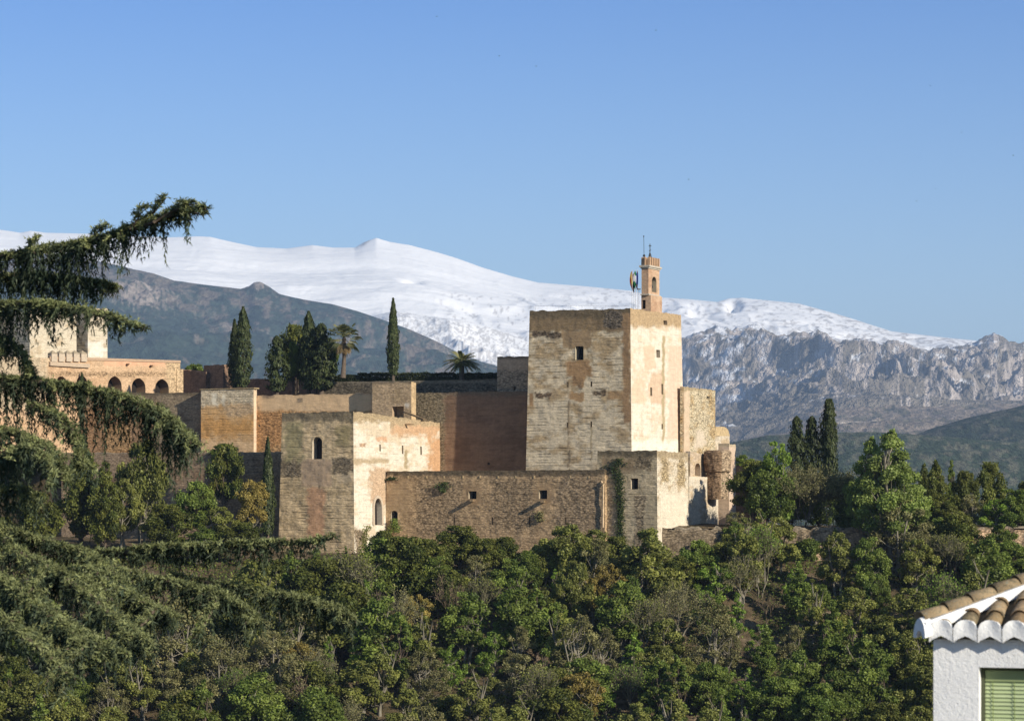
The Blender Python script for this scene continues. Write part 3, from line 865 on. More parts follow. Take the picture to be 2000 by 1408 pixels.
# flags
def flag(px, Df, bands, label, ph, top=527.0, wf=0.22):
    root = thing('flagpole', label, 'flag', None, group='flags on the keep')
    m = MB(); m.tube([P3(px, 604, Df), P3(px, top, Df)], [0.05, 0.035], 6); m.build('pole', M_PALE_METAL, root)
    # limp cloth: hanging folds
    nu, nv = 14, 26
    vs, cs = [], []
    h = 2.5; z1 = Z(top + 2, Df)
    bx, by = K(px) * Df, Df
    for j in range(nv):
        v = j / (nv - 1)
        wdt = wf * (0.25 + 1.5 * math.sin(math.pi * min(1, v * 1.02 + 0.05)) ** 0.7) * (1.0 if v < 0.8 else 0.9)
        for i in range(nu):
            u = i / (nu - 1)
            x = -0.02 - u * wdt * 1.15 + 0.30 * wdt
            y = math.sin(u * 11 + ph + v * 1.3) * 0.17 * (0.4 + v)
            zz = z1 - v * h - 0.25 * u * u + 0.08 * math.sin(u * 9 + ph)
            vs.append((bx + x, by + y, zz)); 
            cs.append(bands(u, v))
    fs = [(j * nu + i, j * nu + i + 1, (j + 1) * nu + i + 1, (j + 1) * nu + i) for j in range(nv - 1) for i in range(nu - 1)]
    mm = MB(); mm.v = vs; mm.f = fs; mm.c = cs
    o = mm.build('cloth', M_CLOTH, root, True)
    so = o.modifiers.new('thick', 'SOLIDIFY'); so.thickness = 0.02
RED = (0.30, 0.05, 0.04); YEL = (0.55, 0.38, 0.05); GRN = (0.03, 0.22, 0.09); WHT = (0.8, 0.8, 0.8); BLU = (0.05, 0.07, 0.32)
flag(1234.5, 402.0, lambda u, v: RED if (u * 0.7 + v * 0.5) < 0.3 else (YEL if (u * 0.5 + v * 0.55) < 0.62 else RED), 'limp red and yellow flag, first from the left on the keep', 0)
flag(1238.2, 403.5, lambda u, v: (0.25, 0.05, 0.03) if v > 0.45 else ((0.3, 0.3, 0.05) if u < 0.5 else RED), 'limp dark red flag on the keep, between the yellow one and the white one', 1.5, 532, 0.24)
flag(1241.2, 403.0, lambda u, v: GRN if (v + u * 0.2) < 0.3 or (v + u * 0.2) > 0.72 else WHT, 'limp green and white flag on the keep', 2.2, 527, 0.24)
flag(1245.2, 404.0, lambda u, v: BLU if (int(u * 7) + int(v * 9)) % 11 else YEL, 'limp blue flag nearest the bell turret', 3.1)
lp = thing('roof_lamp', 'short pole with small dark floodlight left of the bell turret', 'lamp', None)
m = MB(); m.tube([P3(1247.8, 606, 403), P3(1247.8, 565, 403)], 0.03, 5); m.build('pole', M_METAL, lp)
m = MB(); m.obox((K(1246.6) * 403, 402.8), (0.35, 0.1), (-0.1, 0.3), Z(566, 403), Z(563.6, 403)); m.build('lamp_head', M_METAL, lp)

# --- left front tower
D1 = 395.4
p1 = box_pts(690, D1, 551, 860)
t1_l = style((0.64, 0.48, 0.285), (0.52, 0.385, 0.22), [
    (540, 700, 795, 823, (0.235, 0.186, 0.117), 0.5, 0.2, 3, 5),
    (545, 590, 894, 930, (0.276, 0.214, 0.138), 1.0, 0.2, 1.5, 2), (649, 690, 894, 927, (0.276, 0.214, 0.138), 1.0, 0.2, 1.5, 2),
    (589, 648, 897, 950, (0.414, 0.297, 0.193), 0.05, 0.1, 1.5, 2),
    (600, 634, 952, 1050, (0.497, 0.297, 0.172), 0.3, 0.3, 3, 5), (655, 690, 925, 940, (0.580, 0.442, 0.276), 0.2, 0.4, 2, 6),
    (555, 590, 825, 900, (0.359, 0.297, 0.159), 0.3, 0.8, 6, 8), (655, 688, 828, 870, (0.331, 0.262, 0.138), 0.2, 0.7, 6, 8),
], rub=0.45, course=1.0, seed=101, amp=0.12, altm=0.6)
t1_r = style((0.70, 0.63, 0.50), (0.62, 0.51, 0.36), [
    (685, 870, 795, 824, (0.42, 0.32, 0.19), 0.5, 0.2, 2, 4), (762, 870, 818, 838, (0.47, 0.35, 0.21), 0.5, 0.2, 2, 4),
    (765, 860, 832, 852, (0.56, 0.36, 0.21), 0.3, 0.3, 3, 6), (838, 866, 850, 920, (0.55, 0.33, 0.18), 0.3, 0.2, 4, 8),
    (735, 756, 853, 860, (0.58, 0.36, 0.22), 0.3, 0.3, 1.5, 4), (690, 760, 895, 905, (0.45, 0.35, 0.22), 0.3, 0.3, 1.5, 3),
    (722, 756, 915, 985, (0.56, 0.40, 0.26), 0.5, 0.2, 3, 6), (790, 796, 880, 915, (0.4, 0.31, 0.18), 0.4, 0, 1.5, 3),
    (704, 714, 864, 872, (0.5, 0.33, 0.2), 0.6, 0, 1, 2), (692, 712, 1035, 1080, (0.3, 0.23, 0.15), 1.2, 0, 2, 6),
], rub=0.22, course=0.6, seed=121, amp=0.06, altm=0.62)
t1 = thing('square_tower', 'square tower at the left front with arched window and pointed door', 'tower', None)
def rz(py, P): return Z(py, P.y)
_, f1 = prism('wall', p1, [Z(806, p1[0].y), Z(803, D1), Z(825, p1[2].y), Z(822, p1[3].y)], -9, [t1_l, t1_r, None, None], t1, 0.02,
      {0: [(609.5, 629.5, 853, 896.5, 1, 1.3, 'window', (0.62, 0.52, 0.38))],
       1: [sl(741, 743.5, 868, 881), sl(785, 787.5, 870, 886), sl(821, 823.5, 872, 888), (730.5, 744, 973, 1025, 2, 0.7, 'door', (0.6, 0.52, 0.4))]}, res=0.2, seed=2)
# moulded door surround
f = f1[1]
t0, za = f.inv(730.5, 1025); t1_, z1 = f.inv(744, 973)
def arch_band(f, t0, t1, za, z1, bw, th, name, parent, col, riseq=0.8):
    w_ = (t1 - t0); rise = min(w_ * f.L * riseq, (z1 - za) * 0.6); zs = z1 - rise
    def line(g):
        g_t = g / f.L
        o = [(t0 - g_t, za)]
        for k in range(13):
            a = math.pi * k / 12; xx = 0.5 - 0.5 * math.cos(a)
            o.append((t0 - g_t + (w_ + 2 * g_t) * xx, zs + (rise + g) * math.sin(a) ** 0.8))
        return o + [(t1 + g_t, za)]
    a, b = line(0.0), line(bw); m = MB(); n = len(a)
    vs = [f.at(t, z, -0.01) for t, z in a] + [f.at(t, z, -th) for t, z in a] + [f.at(t, z, -th) for t, z in b] + [f.at(t, z, -0.01) for t, z in b]
    fs = []
    for r in range(3):
        for k in range(n - 1): fs.append((r * n + k, r * n + k + 1, (r + 1) * n + k + 1, (r + 1) * n + k))
    m.add(vs, fs, col); return m.build(name, M_BRICK, parent)
arch_band(f, t0, t1_, za, z1, 0.42, 0.16, 'door_surround', t1, (0.64, 0.52, 0.38))
m = MB(); q0, q1 = f.inv(762, 829), f.inv(766, 829)
a = f.at(f.inv(791, 830)[0], f.inv(791, 830)[1], 0.1); m.obox((a.x, a.y), (0.5, 0.1), (0.9, -0.45), a.z, a.z + 0.18, (0.6, 0.5, 0.4)); m.build('water_spout', M_STONE, t1)

# --- long low curtain wall
cw = 352.6
a = on_c(755, cw); b = on_c(1181, cw)
w1 = style(BROWN, (0.42, 0.29, 0.165), [
    (745, 1190, 905, 930, (0.16, 0.12, 0.075), 0.6, 0.1, 2, 3),
    (812, 900, 940, 1045, (0.40, 0.285, 0.17), 1.0, 0.6, 5, 9), (960, 1040, 936, 1040, (0.38, 0.27, 0.16), 1.0, 0.7, 5, 9),
    (1085, 1175, 934, 1040, (0.39, 0.28, 0.17), 1.0, 0.7, 5, 9), (905, 940, 948, 985, (0.37, 0.25, 0.14), 0.3, 0.3, 3, 5),
    (1042, 1078, 948, 985, (0.37, 0.25, 0.14), 0.3, 0.3, 3, 5), (756, 800, 940, 1000, (0.37, 0.26, 0.15), 0.15, 0.4, 5, 8),
], rub=0.7, course=0.6, seed=141, amp=0.09, altm=0.6, rag=0.08)
cwl = thing('curtain_wall', 'long low brown rubble wall between the two front towers', 'wall', None)
bk = 2.0
pw = [a, b, b + NI * bk, a + NI * bk]
hs = [(915, 931, 959, 974, 0, 1.2, 'window', (0.5, 0.4, 0.27)), (1052.5, 1069, 957, 974, 0, 1.2, 'window', (0.5, 0.4, 0.27)),
      (763, 777, 997, 1030, 1, 1.2, 'doorway', (0.45, 0.36, 0.24))]
for sx in (887, 961.5, 1034.5, 1105): hs.append((sx - 1.5, sx + 1.5, 1010, 1024, 0, 0.7, 'arrow_slit', (0.3, 0.22, 0.14)))
_, fw = prism('wall', pw, [Z(920, a.y), Z(917, b.y), Z(917, b.y), Z(920, a.y)], -9, [w1, w1, None, None], cwl, 0.01, {0: hs}, res=0.2, seed=7)
f = fw[0]
rr = random.Random(4)
for k, sx in enumerate((764, 796, 832, 866, 903, 936, 972, 1006, 1042, 1077, 1113, 1149)):
    t, z = f.inv(sx, 931); p = f.at(t, z, 0.03)
    m = MB(); m.obox((p.x, p.y), (0.2, -0.10), (-0.05, -0.10), p.z - 0.2, p.z + 0.12, (1.2, 1.05, 0.8), 0.8); m.build('drain_stone', M_STONE, cwl)
    t, z = f.inv(sx + 1, 929)
for (sx, sy) in ((922, 979), (1060, 981)):
    t, z = f.inv(sx, sy); p = f.at(t, z, 0.05)
    m = MB()
    q = [Vector((p.x - 0.35, p.y, p.z)), Vector((p.x + 0.35, p.y - 0.15, p.z)), Vector((p.x + 0.1, p.y - 1.5, p.z - 0.05)), Vector((p.x - 0.35, p.y - 1.35, p.z - 0.05))]
    m.add([v for v in q] + [v + Vector((0, 0, 0.3)) for v in q], [(0, 3, 2, 1), (4, 5, 6, 7), (0, 1, 5, 4), (1, 2, 6, 5), (2, 3, 7, 6), (3, 0, 4, 7)], (0.6, 0.5, 0.4))
    m.build('stone_spout', M_STONE, cwl)
dp = thing('drainpipe', 'pale vertical drainpipe at the right end of the long wall', 'pipe', None)
q = on_c(1178, cw - 0.35)
m = MB(); m.tube([(q.x, q.y, Z(1030, q.y)), (q.x, q.y, Z(950, q.y)), (q.x - 0.05, q.y, Z(945, q.y)), (q.x - 0.2, q.y + 0.3, Z(940, q.y))], 0.11, 8, (1.5, 1.3, 1.1)); m.build('pipe', M_STONE, dp, True)
m = MB(); m.tube([(q.x, q.y, Z(948, q.y)), (q.x, q.y, Z(943, q.y))], [0.14, 0.26], 8, (1.4, 1.2, 1.0)); m.build('hopper', M_STONE, dp, True)

# --- right front tower
D3 = 385.3
p3 = box_pts(1283, D3, 1167, 1343.5)
t3_l = style((0.53, 0.425, 0.275), (0.42, 0.33, 0.20), [
    (1160, 1290, 870, 893, (0.17, 0.135, 0.085), 0.6, 0.1, 3, 4), (1238, 1272, 890, 918, (0.26, 0.2, 0.125), 1.1, 0.3, 3, 4),
    (1175, 1240, 893, 925, (0.27, 0.195, 0.115), 0.3, 0.4, 4, 6), (1240, 1262, 966, 1070, (0.36, 0.28, 0.18), 1.1, 0.5, 2, 4),
    (1262, 1284, 960, 1080, (0.42, 0.34, 0.22), 0.3, 0.9, 3, 5),
], rub=0.5, course=0.8, seed=161, amp=0.09)
t3_r = style((0.68, 0.58, 0.43), (0.54, 0.42, 0.27), [
    (1280, 1345, 870, 896, (0.40, 0.31, 0.19), 0.6, 0.1, 2, 3), (1292, 1304, 895, 940, (0.46, 0.35, 0.2), 1.1, 0, 1.5, 3), (1325, 1338, 895, 950, (0.46, 0.35, 0.2), 1.1, 0, 1.5, 3),
    (1285, 1345, 960, 1080, (0.68, 0.60, 0.46), 0.2, 0.3, 6, 8),
], rub=0.6, course=0.35, seed=171, amp=0.06)
t3 = thing('square_tower', 'square tower at the right front with ivy hanging down its face', 'tower', None)
_, f3 = prism('wall', p3, [Z(880, p3[0].y), Z(879, D3), Z(884, p3[2].y), Z(884, p3[3].y)], -9, [t3_l, t3_r, None, None], t3, 0.012,
      {0: [(1232, 1246.5, 934, 955, 0, 1.2, 'window', (0.6, 0.5, 0.36))]}, res=0.2, seed=9)

# --- tall recessed wall beside the keep, wall behind left
cr_ = 369.5
a = on_c(812, cr_); b = on_c(1040, cr_)
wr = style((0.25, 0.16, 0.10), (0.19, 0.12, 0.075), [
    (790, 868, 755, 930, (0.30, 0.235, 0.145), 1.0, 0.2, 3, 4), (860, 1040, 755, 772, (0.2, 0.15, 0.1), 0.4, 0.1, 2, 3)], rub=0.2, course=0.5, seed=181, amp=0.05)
rw = thing('curtain_wall', 'high reddish brown wall in shade just left of the keep', 'wall', None)
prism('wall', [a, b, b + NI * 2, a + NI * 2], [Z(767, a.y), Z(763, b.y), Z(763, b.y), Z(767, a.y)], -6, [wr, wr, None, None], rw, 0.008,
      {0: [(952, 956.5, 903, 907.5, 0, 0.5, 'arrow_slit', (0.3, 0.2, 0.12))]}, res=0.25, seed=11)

# --- small turret T4
p4 = box_pts(803.5, 417.0, 727, 812.5)
t4s = style((0.54, 0.39, 0.235), (0.45, 0.32, 0.18), [(720, 815, 740, 750, (0.28, 0.21, 0.13), 0.4, 0, 1.5, 2), (790, 800, 788, 795, (0.62, 0.55, 0.44), 0, 0, 1, 1.5)], rub=0.55, course=0.3, seed=191, amp=0.05)
t4r = style((0.58, 0.42, 0.24), None, rub=0.4, course=0.2, seed=195, amp=0.04)
t4 = thing('gatehouse', 'small tan block with a square dark opening behind the left tower', 'tower', None)
prism('wall', p4, [Z(746, p4[0].y), Z(745.5, 417), Z(747, p4[2].y), Z(747, p4[3].y)], -4, [t4s, t4r, None, None], t4, 0.0,
      {0: [(766, 789, 793.5, 815, 0, 1.6, 'doorway', (0.55, 0.4, 0.25)), (768, 769.5, 763, 765, 0, .4, 'putlog_hole'), (746, 747.5, 769, 771, 0, .4, 'putlog_hole'), (752, 753.5, 777, 779, 0, .4, 'putlog_hole')]}, res=0.25, seed=12)
m = MB(); q = on_c(790, 364.8)
p_a, p_b = W(786, 803, q.y), W(826, 818, q.y - 3)
m.add([p_a, p_b, p_b + Vector((0.5, 1.2, 0)), p_a + Vector((0.5, 1.2, 0))] + [v - Vector((0, 0, 0.15)) for v in (p_a, p_b, p_b + Vector((0.5, 1.2, 0)), p_a + Vector((0.5, 1.2, 0)))],
      [(0, 1, 2, 3), (7, 6, 5, 4), (0, 4, 5, 1), (1, 5, 6, 2), (2, 6, 7, 3), (3, 7, 4, 0)], (0.5, 0.42, 0.34)); m.build('ramp', M_STONE, t4)

# --- W3 plaster wall with orange rubble, T2 buttress, W2, low wall
c3 = 367.8
a = on_c(495, c3); b = on_c(735, c3)
w3 = style((0.62, 0.37, 0.17), (0.53, 0.30, 0.13), [
    (490, 740, 760, 803, (0.70, 0.48, 0.27), 0.0, 0.1, 2.5, 3), (490, 740, 760, 769, (0.27, 0.21, 0.14), 0.3, 0, 1, 2),
    (581, 591, 777, 785, (0.34, 0.25, 0.16), 0.5, 0, 1, 1), (498, 506, 770, 800, (0.36, 0.26, 0.17), 0.6, 0, 2, 4), (515, 535, 768, 778, (0.38, 0.27, 0.17), 0.5, 0, 2, 5),
    (500, 556, 805, 870, ORANGE, 0.9, 0.5, 3, 6)], rub=0.9, course=0.6, seed=201, amp=0.05)
o3 = thing('curtain_wall', 'orange rubble wall with a smooth plastered top right of the buttress', 'wall', None)
prism('wall', [a, b, b + NI * 1.5, a + NI * 1.5], Z(767, b.y) * 1.0, -5, [w3, w3, None, None], o3, 0.0, {0: [(505, 508, 830, 833, 0, .4, 'putlog_hole')]}, res=0.22, seed=13)
c2 = 367.0
near = on_c(495.5, c2); left = on_c(392.5, c2); rgt = near + NI * 0.9
t2s = style((0.72, 0.45, 0.21), (0.63, 0.365, 0.15), [
    (385, 500, 755, 793, (0.70, 0.57, 0.38), 0.6, 0.6, 3, 5), (415, 424, 768, 793, (0.76, 0.67, 0.5), 0, 0, 1, 2), (434, 441, 770, 793, (0.74, 0.65, 0.48), 0, 0, 1, 2),
    (385, 500, 858, 885, (0.74, 0.50, 0.27), 0.2, 0.5, 4, 6), (440, 500, 790, 812, (0.6, 0.42, 0.24), 0.5, 0.7, 5, 8), (385, 500, 820, 850, (0.66, 0.36, 0.13), 0.4, 0.7, 6, 9)], rub=0.35, course=0.8, seed=211, amp=0.06)
t2 = thing('buttress_tower', 'broad shallow orange and cream buttress left of the plastered wall', 'tower', None)
t2r = style((0.66, 0.5, 0.34), None, rub=0.1, course=0.1, seed=215, amp=0.02)
prism('wall', [left, near, rgt, left + NI * 1.6], [Z(761, left.y), Z(760.5, near.y), Z(760.5, near.y), Z(761, left.y)], -5, [t2s, t2r, None, None], t2, 0.0, res=0.22, seed=14)
m = MB(); m.obox(left - U * 0.15 - NI * 0.12, (near - left) + U * 0.3, NI * 1.5, Z(761.5, left.y), Z(759.4, left.y), (0.9, 0.8, 0.62)); m.build('coping', M_STONE, t2)
cq = 368.7
a = on_c(140, cq); b = on_c(396, cq)
w2 = style((0.36, 0.28, 0.18), (0.27, 0.2, 0.13), [(140, 400, 765, 772, (0.18, 0.14, 0.09), 0.4, 0, 1, 2), (140, 300, 790, 900, (0.42, 0.27, 0.15), 0.9, 0.5, 5, 10)], rub=0.6, course=0.5, seed=221, amp=0.05)
o2 = thing('curtain_wall', 'grey wall left of the broad buttress under the arches', 'wall', None)
prism('wall', [a, b, b + NI * 1.5, a + NI * 1.5], [Z(766, a.y), Z(767, b.y), Z(767, b.y), Z(766, a.y)], -5, [w2, w2, None, None], o2, 0, res=0.3, seed=15)
cl_ = 348.7
a = on_c(120, cl_); b = on_c(560, cl_)
w4 = style((0.38, 0.27, 0.17), (0.3, 0.2, 0.12), [(100, 560, 875, 884, (0.42, 0.33, 0.22), 0.3, 0, 1, 2)], rub=0.7, course=0.5, seed=231, amp=0.06)
o4 = thing('low_wall', 'low outer wall below the buttress, mostly in shadow', 'wall', None)
prism('wall', [a, b, b + NI * 2.2, a + NI * 2.2], [Z(884, a.y), Z(882, b.y), Z(882, b.y), Z(884, a.y)], -8, [w4, w4, None, None], o4, 0, res=0.3, seed=16)
prism('brick_stub', [on_c(207, 349.4), on_c(254, 349.4), on_c(254, 351.0), on_c(207, 351.0)], Z(826, 413), Z(884, 413), [w3, w3, None, None], o4, 0, res=0.3, seed=18)

# terraces (ground) filling the fortress behind the walls
def slab(name, pts, z, label):
    m = MB(); n = len(pts)
    m.add([(p.x, p.y, z) for p in pts] + [(p.x, p.y, -20) for p in pts], [tuple(range(n))] + [((k + 1) % n, k, n + k, n + (k + 1) % n) for k in range(n)])
    tag(m.build(name, M_EARTH), kind='structure', label=label)
slab('terrace_ground', [on_c(-250, 370.2), on_c(800, 370.2), on_c(1040, 371.6), on_c(1040, 425), on_c(-250, 425)], Z(778, 425), 'level earth inside the upper fortress')

# --- upper dark rubble walls and hedge
wu = style((0.20, 0.165, 0.115), (0.13, 0.105, 0.075), [(640, 980, 742, 748, (0.24, 0.2, 0.14), 0.3, 0, 1, 1)], rub=1.0, course=0.2, seed=241, amp=0.06, rag=0.05)
cu = 374.0
a = on_c(628, cu); b = on_c(972, cu)
ou = thing('terrace_wall', 'dark rubble retaining wall below the clipped hedge', 'wall', None)
prism('wall', [a, b, b + NI * 1.5, a + NI * 1.5], [Z(746, a.y), Z(741, b.y), Z(741, b.y), Z(746, a.y)], 8, [wu, wu, None, None], ou, 0, res=0.35, seed=17)
slab('upper_terrace', [on_c(625, cu + 1.5), on_c(1040, cu + 1.5), on_c(1040, 420), on_c(625, 420)], Z(744, 428), 'garden terrace level behind the hedge')
bl = thing('flat_roof_house', 'small flat topped pale building tucked against the keep', 'building', None)
pb = box_pts(1060, 411.5, 971, 1075)
bs = style((0.50, 0.38, 0.26), (0.42, 0.33, 0.22), [(960, 1040, 685, 700, (0.19, 0.15, 0.1), 0.4, 0, 1.5, 2), (965, 1040, 722, 770, (0.38, 0.31, 0.22), 0.9, 0.3, 3, 4)], rub=0.3, course=0.2, seed=251, amp=0.03)
prism('wall', pb, Z(697, pb[0].y), 5, [bs, bs, None, None], bl, 0, {0: [(1002, 1007, 754, 762, 0, .5, 'window')]}, res=0.25, seed=19)
m = MB(); a = on_c(1002, 384); m.obox((a.x, a.y), (0.9, -0.1), (0.2, 0.8), Z(698, 411), Z(689, 411), (1.2, 1.05, 0.8)); m.build('chimney', M_STONE, bl)
m = MB(); a0 = on_c(975, 383); a1 = on_c(1031, 383)
m.tube([(a0.x, a0.y, Z(695, 420)), (a1.x, a1.y, Z(694, 415))], 0.16, 4); m.build('roof_edge', M_STONE, bl)

# dark old wall in shade left of the cypresses
od = thing('ruined_wall', 'dark ruined wall with one square merlon left of the twin cypresses', 'wall', None)
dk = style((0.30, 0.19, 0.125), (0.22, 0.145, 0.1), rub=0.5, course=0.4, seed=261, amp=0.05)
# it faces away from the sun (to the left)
A = Vector((K(365) * 462, 462)); B = Vector((K(640) * 440, 440))
dd = Vector((-0.15, 1.0)).normalized()
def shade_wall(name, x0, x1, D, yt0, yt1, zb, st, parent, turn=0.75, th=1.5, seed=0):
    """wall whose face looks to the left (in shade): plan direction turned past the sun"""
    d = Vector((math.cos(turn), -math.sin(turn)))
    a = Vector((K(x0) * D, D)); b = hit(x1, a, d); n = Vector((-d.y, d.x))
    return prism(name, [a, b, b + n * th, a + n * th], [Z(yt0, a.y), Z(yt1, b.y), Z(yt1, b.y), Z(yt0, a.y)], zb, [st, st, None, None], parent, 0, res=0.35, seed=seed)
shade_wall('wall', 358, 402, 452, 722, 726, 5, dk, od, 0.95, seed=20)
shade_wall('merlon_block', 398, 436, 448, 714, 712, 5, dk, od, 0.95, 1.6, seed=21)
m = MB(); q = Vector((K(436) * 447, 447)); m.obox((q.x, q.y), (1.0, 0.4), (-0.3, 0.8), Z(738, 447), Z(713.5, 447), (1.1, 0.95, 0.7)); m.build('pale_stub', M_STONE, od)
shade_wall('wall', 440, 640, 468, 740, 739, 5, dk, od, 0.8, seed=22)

# --- right hand group behind the keep
p5 = box_pts(1336, 414, 1328, 1397)
t5s = style((0.60, 0.50, 0.33), (0.50, 0.36, 0.19), [(1335, 1347, 760, 885, (0.58, 0.44, 0.3), 0.0, 0.1, 1, 2), (1355, 1378, 840, 875, (0.60, 0.50, 0.37), 0.2, 0, 3, 5), (1330, 1400, 752, 764, (0.42, 0.33, 0.2), 0.5, 0, 1, 2)], rub=0.95, course=0.2, seed=271, amp=0.08)
t5 = thing('stone_block_tower', 'rough square stone tower behind the right side of the keep', 'tower', None)
prism('wall', p5, [Z(755, 414), Z(755, 414), Z(762, p5[2].y), Z(762, p5[2].y)], -4, [t5s, t5s, None, None], t5, 0.0, {1: [(1380, 1386, 774, 779, 0, .6, 'arrow_slit')]}, res=0.22, seed=23)
# rounded stub
rs = thing('rounded_turret', 'low round ended cream turret right of the stone block tower', 'tower', None)
st6 = style((0.64, 0.54, 0.4), (0.5, 0.38, 0.24), rub=0.4, course=0.3, seed=281, amp=0.04)
p6 = box_pts(1396, 425.5, 1392, 1425)
dv6 = p6[2] - p6[1]
prism('wall', p6, [Z(850, p6[0].y), Z(850, 425), Z(851, p6[2].y), Z(851, p6[3].y)], -4, [st6, st6, None, None], rs, 0.0, {1: [(1398, 1405, 847, 852, 0, .4, 'window')]}, res=0.3, seed=24)
m = MB()
for k in range(10):   # barrel top
    pass
vs = []; n = 15
wdir = U * -4.0
for side in (0, 1):
    for k in range(n):
        a = math.pi * k / (n - 1)
        fr = k / (n - 1)
        q = p6[1] + dv6 * fr + (wdir if side else U * 0.02)
        vs.append((q.x, q.y, Z(851.5, q.y) + 1.42 * (1 if 0 < fr < 0.55 else (0 if fr == 0 else max(0, 1 - ((fr - 0.55) / 0.45) ** 2) ** 0.5))))
fs = [(k, k + 1, n + k + 1, n + k) for k in range(n - 1)] + [tuple(range(n - 1, -1, -1)), tuple(range(n, 2 * n))]
m.add(vs, fs, (1.25, 1.1, 0.85)); m.build('rounded_top', M_STONE, rs)
# square block
sb_ = thing('square_stub', 'small square cream block with a shaded left side at the right end', 'tower', None)
p7 = box_pts(1424, 405, 1403, 1437)
st7 = style((0.58, 0.44, 0.32), (0.5, 0.36, 0.24), [(1400, 1440, 864, 872, (0.46, 0.37, 0.25), 0.4, 0, 1, 1)], rub=0.1, course=0.2, seed=291, amp=0.03)
prism('wall', p7, [Z(866, p7[0].y), Z(866, 405), Z(868, p7[2].y), Z(868, p7[3].y)], -4, [st7, st7, None, None], sb_, 0, res=0.3, seed=25)
# arch fragment
af = thing('arch_ruin', 'broken wall with a small round arched doorway beside the right tower', 'ruin', None)
p8 = box_pts(1348, 398, 1344, 1379)
st8 = style((0.60, 0.47, 0.33), (0.5, 0.37, 0.22), rub=0.5, course=0.2, seed=301, amp=0.05)
prism('wall', [p8[0], p8[1], p8[2], p8[2] - U * 1.0, p8[0] - U * 0.4], [Z(881, 398), Z(881, 398), Z(888, p8[2].y), Z(888, p8[2].y), Z(881, 398)], -4, [st8, st8, None, None, None], af, 0,
      {1: [(1357, 1368, 904, 928, 1, 0.9, 'doorway', (0.5, 0.38, 0.26))]}, res=0.22, seed=26)
# round rubble ruin
ru = thing('rubble_turret', 'rounded lump of eroded rubble masonry right of the small arched doorway', 'ruin', None)
c_ = Vector((K(1401) * 402, 402))
nu, nv = 60, 34; vs = []; cs = []; ws = []; uvs = []
for j in range(nv):
    v = j / (nv - 1); z = Z(975, 402) + (Z(880, 402) - Z(975, 402)) * v
    for i in range(nu):
        a = 2 * math.pi * i / nu
        r = 1.6 + 0.18 * (float(fbm(a * 2.2, v * 5, 5, 4)) - 0.5) * 2 + (0.35 if v > 0.55 else -0.1 * (0.55 - v)) - (0.4 if v == 1 else 0)
        vs.append((c_.x + r * math.cos(a), c_.y + r * math.sin(a), z + 0.3 * (float(vn(a * 3, 0, 3)) - 0.5) * v)); cs.append((0.46, 0.34, 0.22) if math.cos(a - 0.6) > -0.3 else (0.28, 0.185, 0.11)); ws.append((1.1, 0, 0)); uvs.append((a * 1.8, v * 7))  # left side darker brown: its shade put into the vertex colour
fs = [(j * nu + i, j * nu + (i + 1) % nu, (j + 1) * nu + (i + 1) % nu, (j + 1) * nu + i) for j in range(nv - 1) for i in range(nu)]
me = mesh_arr('rubble', np.array(vs), [np.array(fs), np.array([[(nv - 1) * nu + i for i in range(nu)]])], M_MAS, col=np.array(cs), wt=np.array(ws), uv=np.array(uvs))
link('rubble', me, ru)
# terrace wall in front
tw = thing('terrace_block', 'cream block wall with tree shadow on it, right of the ivy tower', 'wall', None)
p9 = box_pts(1346, 395.3, 1342, 1402)
st9 = style((0.64, 0.56, 0.43), (0.54, 0.42, 0.28), [(1340, 1405, 925, 936, (0.66, 0.56, 0.42), 0.2, 0, 1, 1)], rub=0.35, course=0.3, seed=311, amp=0.05)
prism('wall', p9, [Z(930, 395.3), Z(930, 395.3), Z(932, p9[2].y), Z(932, p9[2].y)], -5, [st9, st9, None, None], tw, 0, res=0.22, seed=27)
# brown wall to the right behind the trees
bw = thing('brown_wall', 'low brown wall running right from the square block', 'wall', None)
shade_wall('wall', 1432, 1500, 410, 909, 909, -4, dk, bw, 0.1, seed=28)
# retaining wall along the terrace
rwall = thing('retaining_wall', 'rough eroded stone retaining wall along the right terrace', 'wall', None)
str_ = style((0.26, 0.2, 0.13), (0.17, 0.13, 0.09), [(1590, 1720, 1030, 1100, (0.44, 0.31, 0.2), 1.0, 0, 8, 14), (1860, 2000, 1020, 1130, (0.58, 0.40, 0.25), 1.2, 0, 6, 12), (1280, 2100, 1020, 1033, (0.3, 0.25, 0.18), 0.4, 0, 1, 2)], rub=1.0, course=0.2, seed=321, amp=0.4, rag=0.5)
a = Vector((K(1290) * 386.6, 386.6)); b = Vector((K(1640) * 386.2, 386.2)); c = Vector((K(2060) * 384, 384))
prism('wall', [a, b, c, c + Vector((0, 2)), b + Vector((0, 2)), a + Vector((0, 2))], [Z(1030, 386)] * 6, -10, [str_, str_, None, None, None, None], rwall, 0.02, res=0.3, seed=29)

